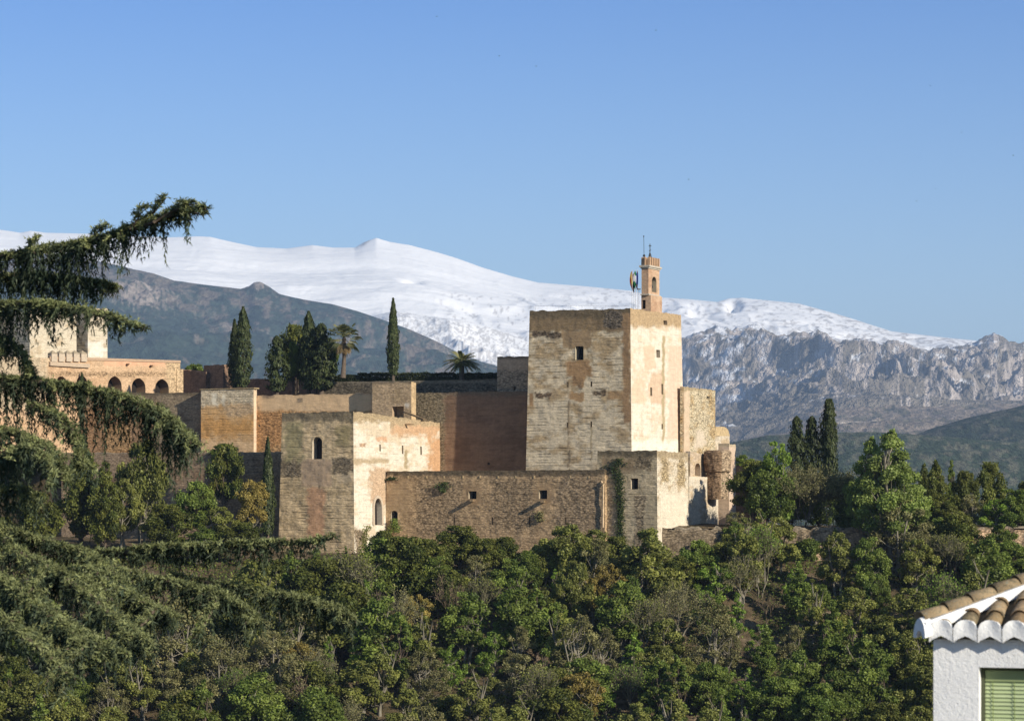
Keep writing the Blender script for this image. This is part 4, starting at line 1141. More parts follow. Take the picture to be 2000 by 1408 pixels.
# --- palace wing and towers at the left
DIRP = Vector((0.60, 0.80)).normalized()
pal = thing('palace_wing', 'warm brick wing with a row of pointed arches at the far left', 'building', None)
A0 = Vector((K(-60) * 428, 428)); B0 = hit(357, A0, DIRP)
nP = Vector((-DIRP.y, DIRP.x))
ps = style((0.60, 0.41, 0.25), (0.53, 0.345, 0.20), [(205, 352, 695, 714, (0.62, 0.36, 0.22), 0.0, 0.1, 1.5, 2), (-100, 400, 726, 735, (0.46, 0.31, 0.18), 1.0, 0, 1.5, 2), (325, 362, 700, 775, (0.58, 0.42, 0.25), 0.8, 0.2, 2, 3), (-80, 90, 690, 800, (0.50, 0.40, 0.27), 0.6, 0.4, 8, 8)], rub=0.45, course=0.25, seed=331, amp=0.03, rag=0.05)
Mx = hit(352, A0, DIRP)
hs = [(109, 130, 735, 760, 2, 2.0, 'arch', (0.42, 0.28, 0.17)), (149, 170.5, 734, 762, 2, 2.0, 'arch', (0.42, 0.28, 0.17)), (210.5, 237.5, 735.5, 770, 2, 2.0, 'arch', (0.42, 0.28, 0.17)),
      (257, 284, 739, 772, 2, 2.0, 'arch', (0.42, 0.28, 0.17)), (303, 329.5, 741, 773, 2, 2.0, 'arch', (0.42, 0.28, 0.17))]
prism('wall', [A0, Mx, Mx + nP * 5, A0 + nP * 5], [Z(695, A0.y), Z(705, Mx.y), Z(705, Mx.y), Z(695, A0.y)], Z(890, A0.y), [ps, ps, None, None], pal, 0, {0: hs}, res=0.25, seed=30)
e0 = hit(345, A0 - nP * 0.12, DIRP); e1 = hit(359, A0 - nP * 0.12, DIRP)
prism('end_pier', [e0, e1, e1 + nP * 4, e0 + nP * 4], Z(721, e1.y), Z(812, e1.y), [ps, ps, None, None], pal, 0, res=0.25, seed=31)
f = Face(A0, Mx, Z(695, A0.y), Z(705, Mx.y), 0, 0, (0, 0), (0, 0))
m = MB(); a = f.at(0.36, 0, -0.12); b = f.at(1.0, 0, -0.12)
m.add([(a.x, a.y, Z(696, a.y) - .45), (b.x, b.y, Z(704.5, b.y) - .35), (b.x, b.y, Z(704, b.y)), (a.x, a.y, Z(696, a.y)), (a.x + nP.x, a.y + nP.y, Z(696, a.y)), (b.x + nP.x, b.y + nP.y, Z(704, b.y))], [(0, 1, 2, 3), (3, 2, 5, 4)], (0.55, 0.38, 0.25)); m.build('coping', M_BRICK, pal)
for sx, sy in ((247, 712), (293, 715)):
    t, z = f.inv(sx, sy); p = f.at(t, z, 0)
    m = MB(); m.add([(p.x, p.y, p.z + .2), (p.x + .35, p.y - .75, p.z + .1), (p.x + .65, p.y - .5, p.z + .1), (p.x + .4, p.y + .2, p.z + .2), (p.x + .2, p.y, p.z - .25), (p.x + .4, p.y - .3, p.z - .1)],
                    [(0, 1, 2, 3), (0, 4, 5, 1), (3, 2, 5, 4), (1, 5, 2)], (0.5, 0.36, 0.24)); m.build('water_spout', M_BRICK, pal)
# gallery battlements
for k in range(5):
    x0 = 98 + k * 14.5
    m = MB()
    t, z = f.inv(x0, 706); p = f.at(t, z, -0.35); p2 = f.at(f.inv(x0 + 11.2, 706)[0], z, -0.35)
    d = Vector((p2.x - p.x, p2.y - p.y)); nn = nP * 0.9
    zt_ = z + 1.25
    m.obox((p.x, p.y), d, nn, z, zt_, (0.64, 0.52, 0.38))
    cx = Vector((p.x, p.y)) + d / 2 + nn / 2
    b4 = [Vector((p.x, p.y)) - (d + nn) * 0.06, Vector((p.x, p.y)) + d * 1.06 - nn * 0.06, Vector((p.x, p.y)) + (d + nn) * 1.06, Vector((p.x, p.y)) - d * 0.06 + nn * 1.06]
    m.add([(q.x, q.y, zt_ + .003) for q in b4] + [(cx.x, cx.y, zt_ + 0.55)], [(0, 1, 4), (1, 2, 4), (2, 3, 4), (3, 0, 4)], (0.42, 0.34, 0.23))
    m.build('merlon', M_BRICK, pal)
m = MB(); p = f.at(f.inv(95, 706)[0], 0, -0.4); q = f.at(f.inv(172, 706)[0], 0, -0.4)
m.obox((p.x, p.y), (q.x - p.x, q.y - p.y), nP * 0.5, Z(714, p.y), Z(706.2, p.y) , (0.6, 0.46, 0.32)); m.build('gallery', M_BRICK, pal)
# broken tower: two bodies with a shaded gap
lt = thing('battlemented_tower', 'cream battlemented tower behind the cedar branches at the left', 'tower', None)
hs_ = style((0.58, 0.50, 0.37), (0.48, 0.38, 0.25), [(172, 205, 670, 700, (0.66, 0.6, 0.5), 0.1, 0, 3, 8)], rub=0.25, course=1.0, seed=341, amp=0.06)
def facing(x0, x1, D, ytop, zb, st, name, th, seed, parent):
    D = hit(x0, A0, DIRP).y + D
    a = Vector((K(x0) * D, D)); b = hit(x1, a, DIRP)
    return prism(name, [a, b, b + nP * th, a + nP * th], [Z(ytop, a.y), Z(ytop + 1, b.y), Z(ytop + 1, b.y), Z(ytop, a.y)], zb, [st, st, None, st], parent, 0.004, res=0.25, seed=seed)
facing(58, 149, 6, 609, 10, hs_, 'wall', 9, 32, lt)
facing(171.5, 209.5, 6, 611, 10, hs_, 'wall', 9, 33, lt)
DL = hit(150, A0, DIRP).y
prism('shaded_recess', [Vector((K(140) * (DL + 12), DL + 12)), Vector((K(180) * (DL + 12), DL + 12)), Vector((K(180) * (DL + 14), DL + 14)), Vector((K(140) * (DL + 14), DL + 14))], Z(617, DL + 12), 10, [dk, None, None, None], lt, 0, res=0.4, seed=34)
for x0 in (60, 78, 96, 114, 132, 171.5, 185, 200.5):
    De = hit(x0, A0, DIRP).y + 6.3
    t = Vector((K(x0) * De, De)); q = hit(x0 + 9.5, t, DIRP)
    m = MB(); m.obox(t, q - t, nP * 0.7, Z(612, De), Z(602, De), (0.62, 0.5, 0.36)); m.build('merlon', M_BRICK, lt)
lt2 = thing('dark_tower', 'shaded dark tower side at the left edge behind the cedar', 'tower', None)
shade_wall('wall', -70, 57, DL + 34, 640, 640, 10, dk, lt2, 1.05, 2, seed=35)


# ------------------------------------------------------------------ vegetation
def unit(v): return v / np.maximum(np.linalg.norm(v, axis=-1, keepdims=True), 1e-9)
def leaf_quads(P, nrm, size, tint, hue, aspect=0.7, r=None):
    """diamond leaf clumps at P facing nrm"""
    n = len(P); r = r or rng
    a = unit(np.cross(nrm, r.normal(size=(n, 3)))); b = np.cross(nrm, a)
    sz = (size * r.uniform(0.6, 1.3, n))[:, None]
    V = np.stack([P + a * sz, P + b * sz * aspect, P - a * sz, P - b * sz * aspect], 1).reshape(-1, 3)
    Fq = np.arange(4 * n).reshape(n, 4)
    C = np.repeat(np.stack([tint, hue, hue * 0], -1), 4, 0)
    return V, Fq, C
def blob_leaves(centers, radii, n, size, r, spread=0.55, squash=0.85, outw=0.6, tvar=0.35):
    centers = np.asarray(centers, float); radii = np.asarray(radii, float)
    w = radii ** 2; idx = r.choice(len(centers), n, p=w / w.sum())
    d = unit(r.normal(size=(n, 3)))
    rad = radii[idx] * (1 - spread * r.random(n) ** 1.6)
    # lumpy surface
    lum = (0.78 + 0.40 * r.random(n) ** 3) * (0.85 + 0.3 * r.random(n)) + 0.30 * vn(np.arctan2(d[:, 1], d[:, 0]) * 2.3 + idx * 7.1, d[:, 2] * 3.0 + idx, 5)
    P = centers[idx] + d * (rad * lum)[:, None] * np.array([1, 1, squash])
    nr = unit(d * outw + r.normal(size=(n, 3)) * 0.55 + np.array([0, 0, 0.15]))
    bt_ = r.uniform(1 - tvar, 1 + tvar, len(centers))[idx]
    tint = bt_ * r.uniform(0.75, 1.25, n)
    hue = np.clip(r.uniform(0, 1, len(centers))[idx] * 0.6 + r.random(n) * 0.4, 0, 1)
    return leaf_quads(P, nr, size, tint, hue, r=r)
def crown_blobs(r, H, Wd, z0, nb, shape='round', small=0.32):
    """clump centres filling a crown of width Wd between z0 and H"""
    c, rad = [], []
    for k in range(nb):
        for _ in range(30):
            u = r.random(); a = r.random() * 6.283
            if shape == 'round': prof = math.sin(math.pi * min(1, 0.18 + 0.8 * u)) ** 0.7
            elif shape == 'cone': prof = (1 - u) ** 0.8 * 0.95 + 0.05
            elif shape == 'poplar': prof = min(1, (0.35 + u * 2.2)) * (1 - max(0, u - 0.22) / 0.78 * 0.95)
            else: prof = 0.6 + 0.4 * u
            q = math.sqrt(r.random()) * prof
            br = Wd * small * r.uniform(0.55, 1.1) * (0.45 + 0.55 * prof)
            x, y = math.cos(a) * q * max(0.05, Wd / 2 - br * 0.6), math.sin(a) * q * max(0.05, Wd / 2 - br * 0.6)
            z = z0 + u * (H - z0)
            z = min(z, H - br * 0.75)
            if all((x - p[0]) ** 2 + (y - p[1]) ** 2 + (z - p[2]) ** 2 > (0.5 * (br + q_)) ** 2 for p, q_ in zip(c, rad)): break
        c.append((x, y, z)); rad.append(br)
    return c, rad
def limbs(mb, r, H, z0, blobs, tr, ntr=1, lean=0.1):
    for k in range(ntr):
        bx, by = (r.normal() * 0.25 * (ntr > 1), r.normal() * 0.25 * (ntr > 1))
        tx, ty = bx + r.normal() * lean * H, by + r.normal() * lean * H
        pts = [(bx + (tx - bx) * q ** 1.3 + 0.05 * math.sin(q * 5 + k) * H * 0.3, by + (ty - by) * q ** 1.3, -0.6 + (H * 0.8 + 0.6) * q) for q in np.linspace(0, 1, 7)]
        mb.tube(pts, [tr * (1.25 - q) / (1 + 0.25 * (ntr - 1)) + 0.015 for q in np.linspace(0, 1, 7)], 6)
        for c_ in blobs[k::ntr]:
            zs = min(max(z0 * 0.6, c_[2] - r.uniform(0.15, 0.35) * H), H * 0.7)
            q = (zs + 0.6) / (H * 0.8 + 0.6)
            s0 = np.array([bx + (tx - bx) * q ** 1.3 + 0.05 * math.sin(q * 5 + k) * H * 0.3, by + (ty - by) * q ** 1.3, zs])
            e = np.array(c_); md = s0 * 0.5 + e * 0.5 + np.array([0, 0, -0.06 * H]) + r.normal(size=3) * 0.03 * H
            mb.tube([s0, md, e], [tr * 0.42 * (1.1 - q), tr * 0.26, 0.02], 5)

PROTO = {}
def broadleaf(key, seed, leafmat, barkmat, H=7.0, Wd=6.0, z0=1.6, nb=26, n=6500, size=0.17, shape='round', small=0.2, ntr=1, tr=0.16, tvar=0.3, spread=0.6, twigs=0):
    r = np.random.default_rng(seed)
    c, rad = crown_blobs(r, H, Wd, z0, nb, shape, small)
    V, Fq, C = blob_leaves(c, rad, n, size, r, spread=spread, tvar=tvar)
    crown = mesh_arr(key + '_crown', V, Fq, leafmat, col=C)
    mb = MB(); limbs(mb, r, H, z0, c, tr, ntr)
    trunk = mb.mesh(key + '_trunk', barkmat, True)
    PROTO[key] = (trunk, crown, H, Wd)

def twig_tree(key, seed, mat, leafmat, H=7.0, Wd=5.5, ntr=1, n_leaf=900, spread=0.5, levels=5, fan=False, ls=0.085):
    """leafless or just budding tree: many fine ascending twigs"""
    r = np.random.default_rng(seed); tr = MB(); ends = []; segs = []
    def grow(p, d, L, rad, lv):
        d = d / np.linalg.norm(d)
        m_ = p + d * L * 0.5 + r.normal(size=3) * L * 0.05
        e = p + d * L + r.normal(size=3) * L * 0.06
        (tr if lv < 2 else None) and tr.tube([p, m_, e], [rad, rad * 0.85, rad * 0.68], 5)
        if lv >= 2: segs.append((p, e, rad, rad * 0.6))
        if lv >= levels: ends.append(e); return
        k = 3 if lv < 3 else r.integers(2, 4)
        for i in range(k):
            dd = d + r.normal(size=3) * spread * (0.75 + 0.1 * lv); dd[2] = dd[2] * 0.9 + 0.22
            grow(e if i else p * 0.3 + e * 0.7, dd, L * r.uniform(0.62, 0.86), rad * 0.62, lv + 1)
    for t in range(ntr):
        a = r.random() * 6.283; q = 0.35 * (ntr > 1)
        d0 = np.array([math.cos(a) * (0.25 if ntr > 1 else 0.05), math.sin(a) * (0.25 if ntr > 1 else 0.05), 1.0])
        grow(np.array([math.cos(a) * q, math.sin(a) * q, -0.5]), d0, H * 0.30, 0.13 / math.sqrt(ntr), 0)
    P0 = np.array([s_[0] for s_ in segs]); P1 = np.array([s_[1] for s_ in segs]); R0 = np.array([max(s_[2], 0.018) for s_ in segs]); R1 = np.array([max(s_[3], 0.012) for s_ in segs])
    sc = np.array([Wd / max(1e-3, np.ptp(P1[:, 0])), Wd / max(1e-3, np.ptp(P1[:, 1])), H / P1[:, 2].max()])
    a = unit(np.cross(P1 - P0, r.normal(size=P0.shape))); b = unit(np.cross(P1 - P0, a))
    n = len(P0); V = []
    for k in range(3):
        an = 2.094 * k; o = a * math.cos(an) + b * math.sin(an)
        V.append(P0 * sc + o * R0[:, None]); V.append(P1 * sc + o * R1[:, None])
    V = np.stack(V, 1).reshape(-1, 3)
    base = np.arange(n)[:, None] * 6
    Fq = np.concatenate([base + np.array([[0, 2, 3, 1]]), base + np.array([[2, 4, 5, 3]]), base + np.array([[4, 0, 1, 5]])])
    E = np.array(ends) * sc
    crown_v, crown_f, col_ = V, Fq, np.ones((len(V), 3))
    me = mesh_arr(key + '_crown', crown_v, crown_f, [mat, leafmat], col=np.concatenate([col_]))
    if n_leaf:
        idx = r.integers(0, len(E), n_leaf)
        lv, lf, lc = leaf_quads(E[idx] + r.normal(size=(n_leaf, 3)) * 0.22, unit(r.normal(size=(n_leaf, 3))), ls, r.uniform(0.7, 1.3, n_leaf), r.random(n_leaf), r=r)
        me = mesh_arr(key + '_crown', np.concatenate([crown_v, lv]), [crown_f, lf + len(crown_v)], [mat, leafmat], col=np.concatenate([col_, lc]))
        mi = np.zeros(len(me.polygons), np.int32); mi[len(crown_f):] = 1
        me.polygons.foreach_set('material_index', mi)
    for i in range(len(tr.v)): tr.v[i] = tuple(np.array(tr.v[i]) * np.array([sc[0], sc[1], sc[2]]))
    PROTO[key] = (tr.mesh(key + '_trunk', M_PALEBARK if mat is M_TWIG else M_BARK, True), me, H, Wd)

def cypress(key, seed, mat, H=10.0, Wd=1.9, n=5200, size=0.13, taper=1.0, rough=0.25, top=0.02, z0=0.3):
    r = np.random.default_rng(seed)
    u = r.random(n) ** 0.85; a = r.random(n) * 6.283
    prof = np.minimum(1, 0.55 + u * 2.2) * np.clip((1 - u) * taper * 1.5 + top, 0, 1) ** 0.62
    lum = 1 - rough * 1.3 + 2.6 * rough * vn(a * 2.2, u * H * 1.3, seed) * (0.6 + 0.8 * vn(a * 5, u * H * 3, seed + 1))
    q = (1 - 0.35 * r.random(n) ** 2) * lum
    P = np.stack([np.cos(a) * q * prof * Wd / 2, np.sin(a) * q * prof * Wd / 2, z0 + u * (H - z0)], 1)
    nr = unit(np.stack([np.cos(a), np.sin(a), 0.3 + 0 * a], 1) + r.normal(size=(n, 3)) * 0.4)
    an = unit(np.cross(nr, np.array([0, 0, 1.0]))); b = unit(np.cross(an, nr)); b = b * np.sign(b[:, 2:3])
    sz = (size * r.uniform(0.6, 1.4, n))[:, None]
    V = np.stack([P + an * sz * 0.55, P + b * sz * 1.7, P - an * sz * 0.55, P - b * sz * 0.8], 1).reshape(-1, 3)
    ti = np.repeat(np.stack([(0.6 + 0.8 * fbm(a * 1.5, u * H, seed + 4, 3)) * r.uniform(0.8, 1.2, n), r.random(n), 0 * a], -1), 4, 0)
    crown = mesh_arr(key + '_crown', V, np.arange(4 * n).reshape(n, 4), mat, col=ti)
    mb = MB(); mb.tube([(0, 0, -0.6), (0, 0, H * 0.5), (0, 0, H * 0.93)], [Wd * 0.09 + 0.05, Wd * 0.06, 0.02], 6)
    PROTO[key] = (mb.mesh(key + '_trunk', M_BARK, True), crown, H, Wd)

broadleaf('oak_a', 11, L_DARK, M_BARK, 7, 6.5, 1.6, 41, 13368, size=0.136, small=0.165)
broadleaf('oak_b', 12, L_DARK, M_BARK, 7, 5.6, 2.2, 35, 11586, ntr=2, size=0.128, small=0.165)
broadleaf('mid_a', 13, L_MID, M_BARK, 7, 6, 1.2, 48, 13368, size=0.128, small=0.145)
broadleaf('mid_b', 14, L_MID, M_PALEBARK, 7, 4.6, 1.8, 38, 9803, ntr=2, size=0.120, small=0.165)
broadleaf('olive_a', 15, L_OLIVE, M_PALEBARK, 7, 6.2, 2.2, 48, 13368, ntr=3, size=0.120, small=0.136)
broadleaf('olive_b', 16, L_OLIVE, M_PALEBARK, 7, 5.0, 1.6, 41, 10695, ntr=2, size=0.120, small=0.145)
broadleaf('ochre_a', 17, L_OCHRE, M_PALEBARK, 7, 5.2, 2.6, 35, 8912, ntr=3, size=0.112, small=0.136)
broadleaf('lime_a', 18, L_LIME, M_PALEBARK, 7, 3.8, 0.8, 38, 4634, size=0.120, small=0.145, shape='cone', spread=0.9)
broadleaf('lime_b', 19, L_LIME, M_PALEBARK, 6, 4.4, 0.6, 35, 4991, size=0.112, small=0.136, spread=0.9)
broadleaf('column_a', 20, L_MID, M_BARK, 7, 3.0, 0.5, 32, 7486, size=0.120, shape='poplar', small=0.255)
broadleaf('grey_a', 21, L_GREY, M_PALEBARK, 7, 6.0, 1.0, 54, 10695, size=0.096, small=0.128, ntr=3, spread=0.9)
broadleaf('bush_a', 22, L_MID, M_BARK, 3, 4.2, 0.2, 32, 6238, size=0.120, small=0.170)
broadleaf('bush_b', 23, L_OLIVE, M_BARK, 3, 4.0, 0.2, 28, 5704, size=0.112, small=0.170)
broadleaf('poplar_a', 24, L_POPLAR, M_PALEBARK, 14, 9.6, 3.0, 80, 32550, size=0.136, shape='poplar', small=0.115, tr=0.3, spread=0.75, tvar=0.22)
broadleaf('pine_a', 25, L_DARK, M_BARK, 9, 5.6, 1.6, 54, 15151, size=0.120, shape='poplar', small=0.170)
broadleaf('mid_c', 51, L_MID, M_BARK, 8, 4.0, 1.0, 34, 8000, size=0.125, shape='poplar', small=0.15, spread=0.8)
broadleaf('olive_c', 52, L_OLIVE, M_PALEBARK, 8, 4.2, 1.6, 34, 7500, size=0.12, shape='poplar', small=0.15, spread=0.85, ntr=2)
broadleaf('lime_c', 53, L_LIME, M_PALEBARK, 8, 3.6, 1.0, 30, 4500, size=0.12, shape='poplar', small=0.14, spread=0.95, ntr=2)
broadleaf('grey_b', 54, L_GREY, M_PALEBARK, 8, 4.8, 0.8, 50, 8500, size=0.085, shape='round', small=0.13, spread=0.95, ntr=4)
twig_tree('bare_d', 55, M_TWIG, L_LIME, 8, 4.6, 2, 1600, 0.4, 6)
twig_tree('bare_a', 31, M_TWIG, L_GREY, 7, 5.6, 1, 1500, 0.5, 6)
twig_tree('bare_b', 32, M_TWIG, L_OLIVE, 7, 5.0, 2, 1300, 0.42, 6)
twig_tree('bare_c', 33, M_TWIGBR, L_GREY, 7, 4.4, 1, 300, 0.48, 6)
twig_tree('thicket', 34, M_TWIG, L_GREY, 8.5, 15, 9, 16000, 0.42, 6, ls=0.11)
cypress('cyp_a', 41, L_CYP, 11, 2.6, 6500, taper=1.15)
cypress('cyp_b', 42, L_CYP, 11, 1.7, 5200, taper=0.95, rough=0.15)
cypress('cyp_c', 43, L_CYP, 10, 2.6, 5200, taper=1.25, rough=0.55, top=0.05, size=0.16)
cypress('cyp_d', 44, L_CYP, 11, 1.9, 6500, taper=1.7, rough=0.3, top=0.15)

def plant(key, name, cat, label, base, H, Wd=None, rot=None, group=None):
    tr, cr_, h0, w0 = PROTO[key]
    root = empty(name, base, (rot if rot is not None else random.random() * 6.283), label=label, cat=cat, group=group)
    sx = (Wd / w0) if Wd else H / h0
    for nm, me in (('trunk', tr), ('crown', cr_)):
        o = link(nm, me, root); o.scale = (sx, sx, H / h0)
    root['pxy'] = (1000 + F * base[0] / base[1], HOR - F * (base[2]) / base[1], HOR - F * (base[2] + H) / base[1])
    return root
def ground_hit(px, pyb, d0=300.0, d1=386.0):
    D = np.linspace(d1, d0, 260)
    z = ground_z(K(px) * D, D)
    py = HOR - F * z / D
    i = int(np.argmin(np.abs(py - pyb)))
    return Vector((K(px) * D[i], D[i], z[i]))
NAMES = {'oak': ('evergreen_oak', 'dark green evergreen'), 'mid': ('green_tree', 'mid green leafy'), 'olive': ('olive_tree', 'olive green leafy'), 'ochre': ('autumn_tree', 'ochre yellow leafed'),
         'lime': ('young_elm', 'bright spring green'), 'column': ('columnar_tree', 'narrow upright green'), 'grey': ('grey_tree', 'soft grey green'), 'bush': ('bush', 'low rounded green'), 'bare': ('bare_tree', 'bare grey twigged'), 'pine': ('pine_tree', 'dark dense')}
FOREST = []
def forest(key, px, pyt, pyb, wpx=None, d0=300.0, d1=386.0):
    b = ground_hit(px, pyb, d0, d1)
    H = (pyb - pyt) / F * b.y
    nm, desc = NAMES[key.split('_')[0]]
    if key in ('mid_c', 'olive_c', 'lime_c'): desc = {'m': 'tall mid green', 'o': 'tall olive toned', 'l': 'tall spring green'}[key[0]]
    if key == 'grey_b': desc = 'feathery grey green'
    if key == 'bare_d': desc = 'sparsely budding'
    if key == 'bare_c': desc = 'bare brown twigged'
    if key == 'olive_b': desc = 'yellowish olive'
    if key == 'bush_b': desc = 'low olive'
    w_ = wpx / F * b.y if wpx else H / PROTO[key][2] * PROTO[key][3] * 1.14
    o = plant(key, nm, 'bush' if key.startswith('bush') else 'tree', desc, b, H, w_)
    FOREST.append((o, px, pyb, desc, 'bush' if key.startswith('bush') else 'tree'))
    return o
# trees one can point at in the photograph (kind, column, top row, base row, width)
for a in [
    ('oak_a', 748, 1036, 1105, 62), ('oak_a', 790, 1048, 1120, 80), ('oak_b', 838, 1052, 1150, 90), ('oak_a', 895, 1026, 1118, 110), ('oak_b', 950, 1050, 1130, 80),
    ('oak_a', 985, 1048, 1128, 80), ('olive_a', 1070, 1052, 1148, 90), ('olive_a', 1108, 1024, 1150, 120), ('olive_b', 1160, 1035, 1140, 90), ('mid_a', 1030, 1075, 1160, 70), ('ochre_a', 1188, 1100, 1210, 80),
    ('oak_a', 1202, 1048, 1140, 76), ('oak_a', 1255, 1078, 1170, 90), ('oak_b', 1312, 1092, 1165, 70), ('olive_a', 1125, 1095, 1235, 90), ('ochre_a', 1155, 1125, 1225, 60), ('grey_a', 930, 1085, 1180, 80), ('grey_a', 684, 1088, 1160, 90), ('olive_b', 640, 1095, 1200, 90),
    ('bare_b', 950, 1128, 1235, 90), ('bare_c', 882, 1120, 1265, 80), ('bare_a', 772, 1145, 1290, 100), ('lime_a', 715, 1132, 1270, 60), ('mid_b', 855, 1085, 1180, 80), ('lime_b', 880, 1258, 1345, 70), ('lime_a', 968, 1222, 1300, 50), ('lime_a', 1240, 1232, 1330, 70),
    ('mid_a', 1085, 1175, 1270, 80), ('olive_b', 1110, 1205, 1290, 80), ('mid_b', 1230, 1125, 1245, 60), ('mid_a', 1140, 1285, 1400, 130), ('grey_a', 1020, 1278, 1400, 120), ('grey_a', 830, 1270, 1390, 110), ('olive_b', 700, 1290, 1400, 110),
    ('bare_a', 1320, 1132, 1245, 100), ('bare_a', 1452, 1085, 1205, 80), ('lime_b', 1398, 1098, 1195, 90), ('lime_a', 700, 1215, 1330, 60), ('lime_b', 1280, 1180, 1260, 60), ('lime_a', 1185, 1300, 1400, 60), ('lime_b', 1450, 1330, 1410, 80), ('lime_a', 1690, 1225, 1300, 50), ('mid_a', 1365, 1055, 1150, 90), ('oak_b', 1330, 1085, 1165, 70), ('olive_b', 1520, 1010, 1120, 90), ('olive_a', 1430, 1040, 1120, 90), ('lime_a', 1390, 1170, 1260, 60), ('lime_b', 1555, 1108, 1180, 60),
    ('olive_b', 1635, 1040, 1160, 90), ('mid_b', 1700, 1050, 1170, 80), ('olive_b', 1660, 1148, 1260, 110), ('olive_b', 1775, 1150, 1270, 110), ('bush_a', 1600, 1140, 1185, 50), ('mid_a', 1715, 1120, 1200, 60), ('column_a', 1497, 1220, 1330, 50), ('column_a', 1615, 1210, 1320, 55), ('bare_c', 1500, 1150, 1240, 60),
    ('column_a', 1562, 1225, 1300, 40), ('grey_a', 1550, 1220, 1300, 80), ('mid_a', 1385, 1292, 1400, 100), ('mid_a', 1290, 1290, 1390, 90), ('olive_b', 1340, 1285, 1370, 80), ('grey_a', 1420, 1210, 1310, 60), ('mid_a', 1520, 1320, 1430, 120), ('mid_a', 1640, 1310, 1430, 120),
    ('olive_b', 1735, 1215, 1330, 110), ('ochre_a', 1690, 1290, 1390, 70), ('olive_a', 1780, 1230, 1350, 100), ('olive_b', 1790, 1320, 1440, 100), ('mid_b', 1560, 1290, 1370, 70), ('bare_b', 1845, 1040, 1160, 100), ('mid_a', 1970, 1060, 1160, 130), ('mid_a', 1910, 1085, 1170, 70), ('bare_a', 1800, 1040, 1130, 60),
    ('olive_b', 430, 1250, 1340, 60), ('grey_a', 330, 1290, 1390, 90), ('grey_a', 90, 1320, 1430, 100), ('grey_a', 210, 1330, 1430, 100), ('lime_a', 640, 1240, 1330, 50), ('mid_a', 560, 1180, 1290, 110), ('lime_b', 130, 1370, 1440, 70)]:
    forest(*a)
# the rest of the wood
keys = ['mid_c', 'olive_c', 'lime_c', 'grey_b', 'bare_d', 'oak_a', 'oak_b', 'mid_a', 'mid_b', 'olive_a', 'olive_b', 'grey_a', 'bare_a', 'bare_b', 'bare_c', 'lime_a', 'lime_b', 'bush_a', 'bush_b', 'column_a', 'ochre_a']
wts = np.array([18, 14, 8, 16, 7, 6, 7, 9, 10, 5, 8, 6, 5, 6, 5, 6, 6, 2, 2, 5, 3], float); wts /= wts.sum()
r3 = np.random.default_rng(99)
taken = [(p, b) for _, p, b, _, _ in FOREST]
for row, pyb in enumerate([1092, 1128, 1165, 1205, 1245, 1285, 1325, 1365, 1405, 1450, 1495]):
    x = -60 + (row % 2) * 35
    while x < 1950:
        px = x + r3.uniform(-22, 22); pb = pyb + r3.uniform(-14, 14)
        x += 68
        if px < 540 and pb < 1240: continue
        if 1190 < px < 1345 and pb < 1145: continue
        if px > 1850 and pb > 1260: continue
        if 1550 < px < 1900 and 1120 < pb < 1150 and r3.random() < 0.6: continue
        if any(abs(px - a) < 34 and abs(pb - b) < 22 for a, b in taken): continue
        if r3.random() < 0.12: continue
        k = keys[r3.choice(len(keys), p=wts)]
        h = r3.uniform(90, 175)
        if pb < 1110: h = r3.uniform(32, 52) if px < 1345 else r3.uniform(55, 95); k = 'oak_b' if k.startswith(('lime', 'bare', 'ochre')) else k
        if px < 640: k = k if not k.startswith('lime') else 'grey_a'
        if k.startswith('bush'): h = r3.uniform(35, 55)
        if k.startswith('lime'): h = r3.uniform(60, 95)
        if px < 1345 and pb < 1175: h = max(28, min(h, (pb - (1062 if px > 755 else 1085)) * 0.95))
        if pb < 1145 and k in ('bare_d', 'grey_b', 'lime_c', 'lime_a'): k = 'mid_b'
        forest(k, px, pb - h, pb)
# hedge-like shrubs at the left garden (against the shaded low wall) and the trees there
def garden(key, name, label, px, pyt, pyb, wpx, D, cat='tree'):
    z = Z(pyb, D)
    return plant(key, name, cat, label, (K(px) * D, D, z), (pyb - pyt) / F * D, wpx / F * D)
LG = [('cyp_b', 'cypress', 'small slim cypress against the left side of the left front tower', 523, 856, 1050, 29, 398, ),
      ('mid_a', 'green_tree', 'rounded bright green tree in the shade of the low wall', 385, 940, 1050, 95, 394),
      ('oak_b', 'evergreen_oak', 'dark tree growing high against the shaded low wall', 440, 868, 1010, 80, 404),
      ('ochre_a', 'birch_tree', 'pale trunked yellowish tree just left of the small slim cypress', 492, 935, 1065, 80, 391),
      ('olive_b', 'olive_tree', 'grey green tree between the rounded green tree and the pale yellowish one', 430, 990, 1075, 80, 388),
      ('pine_a', 'fir_tree', 'dark drooping fir standing between the big cedar branches', 160, 850, 1075, 120, 392),
      ('pine_a', 'fir_tree', 'dark fir just right of the drooping fir, half hidden by cedar', 205, 900, 1085, 90, 388),
      ('olive_a', 'birch_tree', 'white trunked loose tree under the end of the cedar branch', 280, 860, 1060, 110, 393),
      ('olive_b', 'olive_tree', 'yellow green tree left of the white trunked tree', 245, 935, 1060, 70, 389),
      ('oak_a', 'evergreen_oak', 'low dark tree right of the white trunked tree', 330, 985, 1085, 110, 386),
      ('oak_b', 'evergreen_oak', 'dark low tree in front of the yellowish birch', 470, 1020, 1090, 90, 384),
      ('mid_b', 'green_tree', 'small green tree below the rounded bright green one', 395, 1030, 1095, 80, 383),
      ('oak_a', 'evergreen_oak', 'dark mass of foliage at the left edge below the red ground', 60, 960, 1090, 130, 386),
      ('bush_a', 'bush', 'shrub growing on top of the low wall below the buttress', 440, 866, 895, 62, 412)]
for q in LG:
    garden(q[0], q[1], q[2], q[3], q[4], q[5], q[6], q[7], 'bush' if q[1] == 'bush' else 'tree')
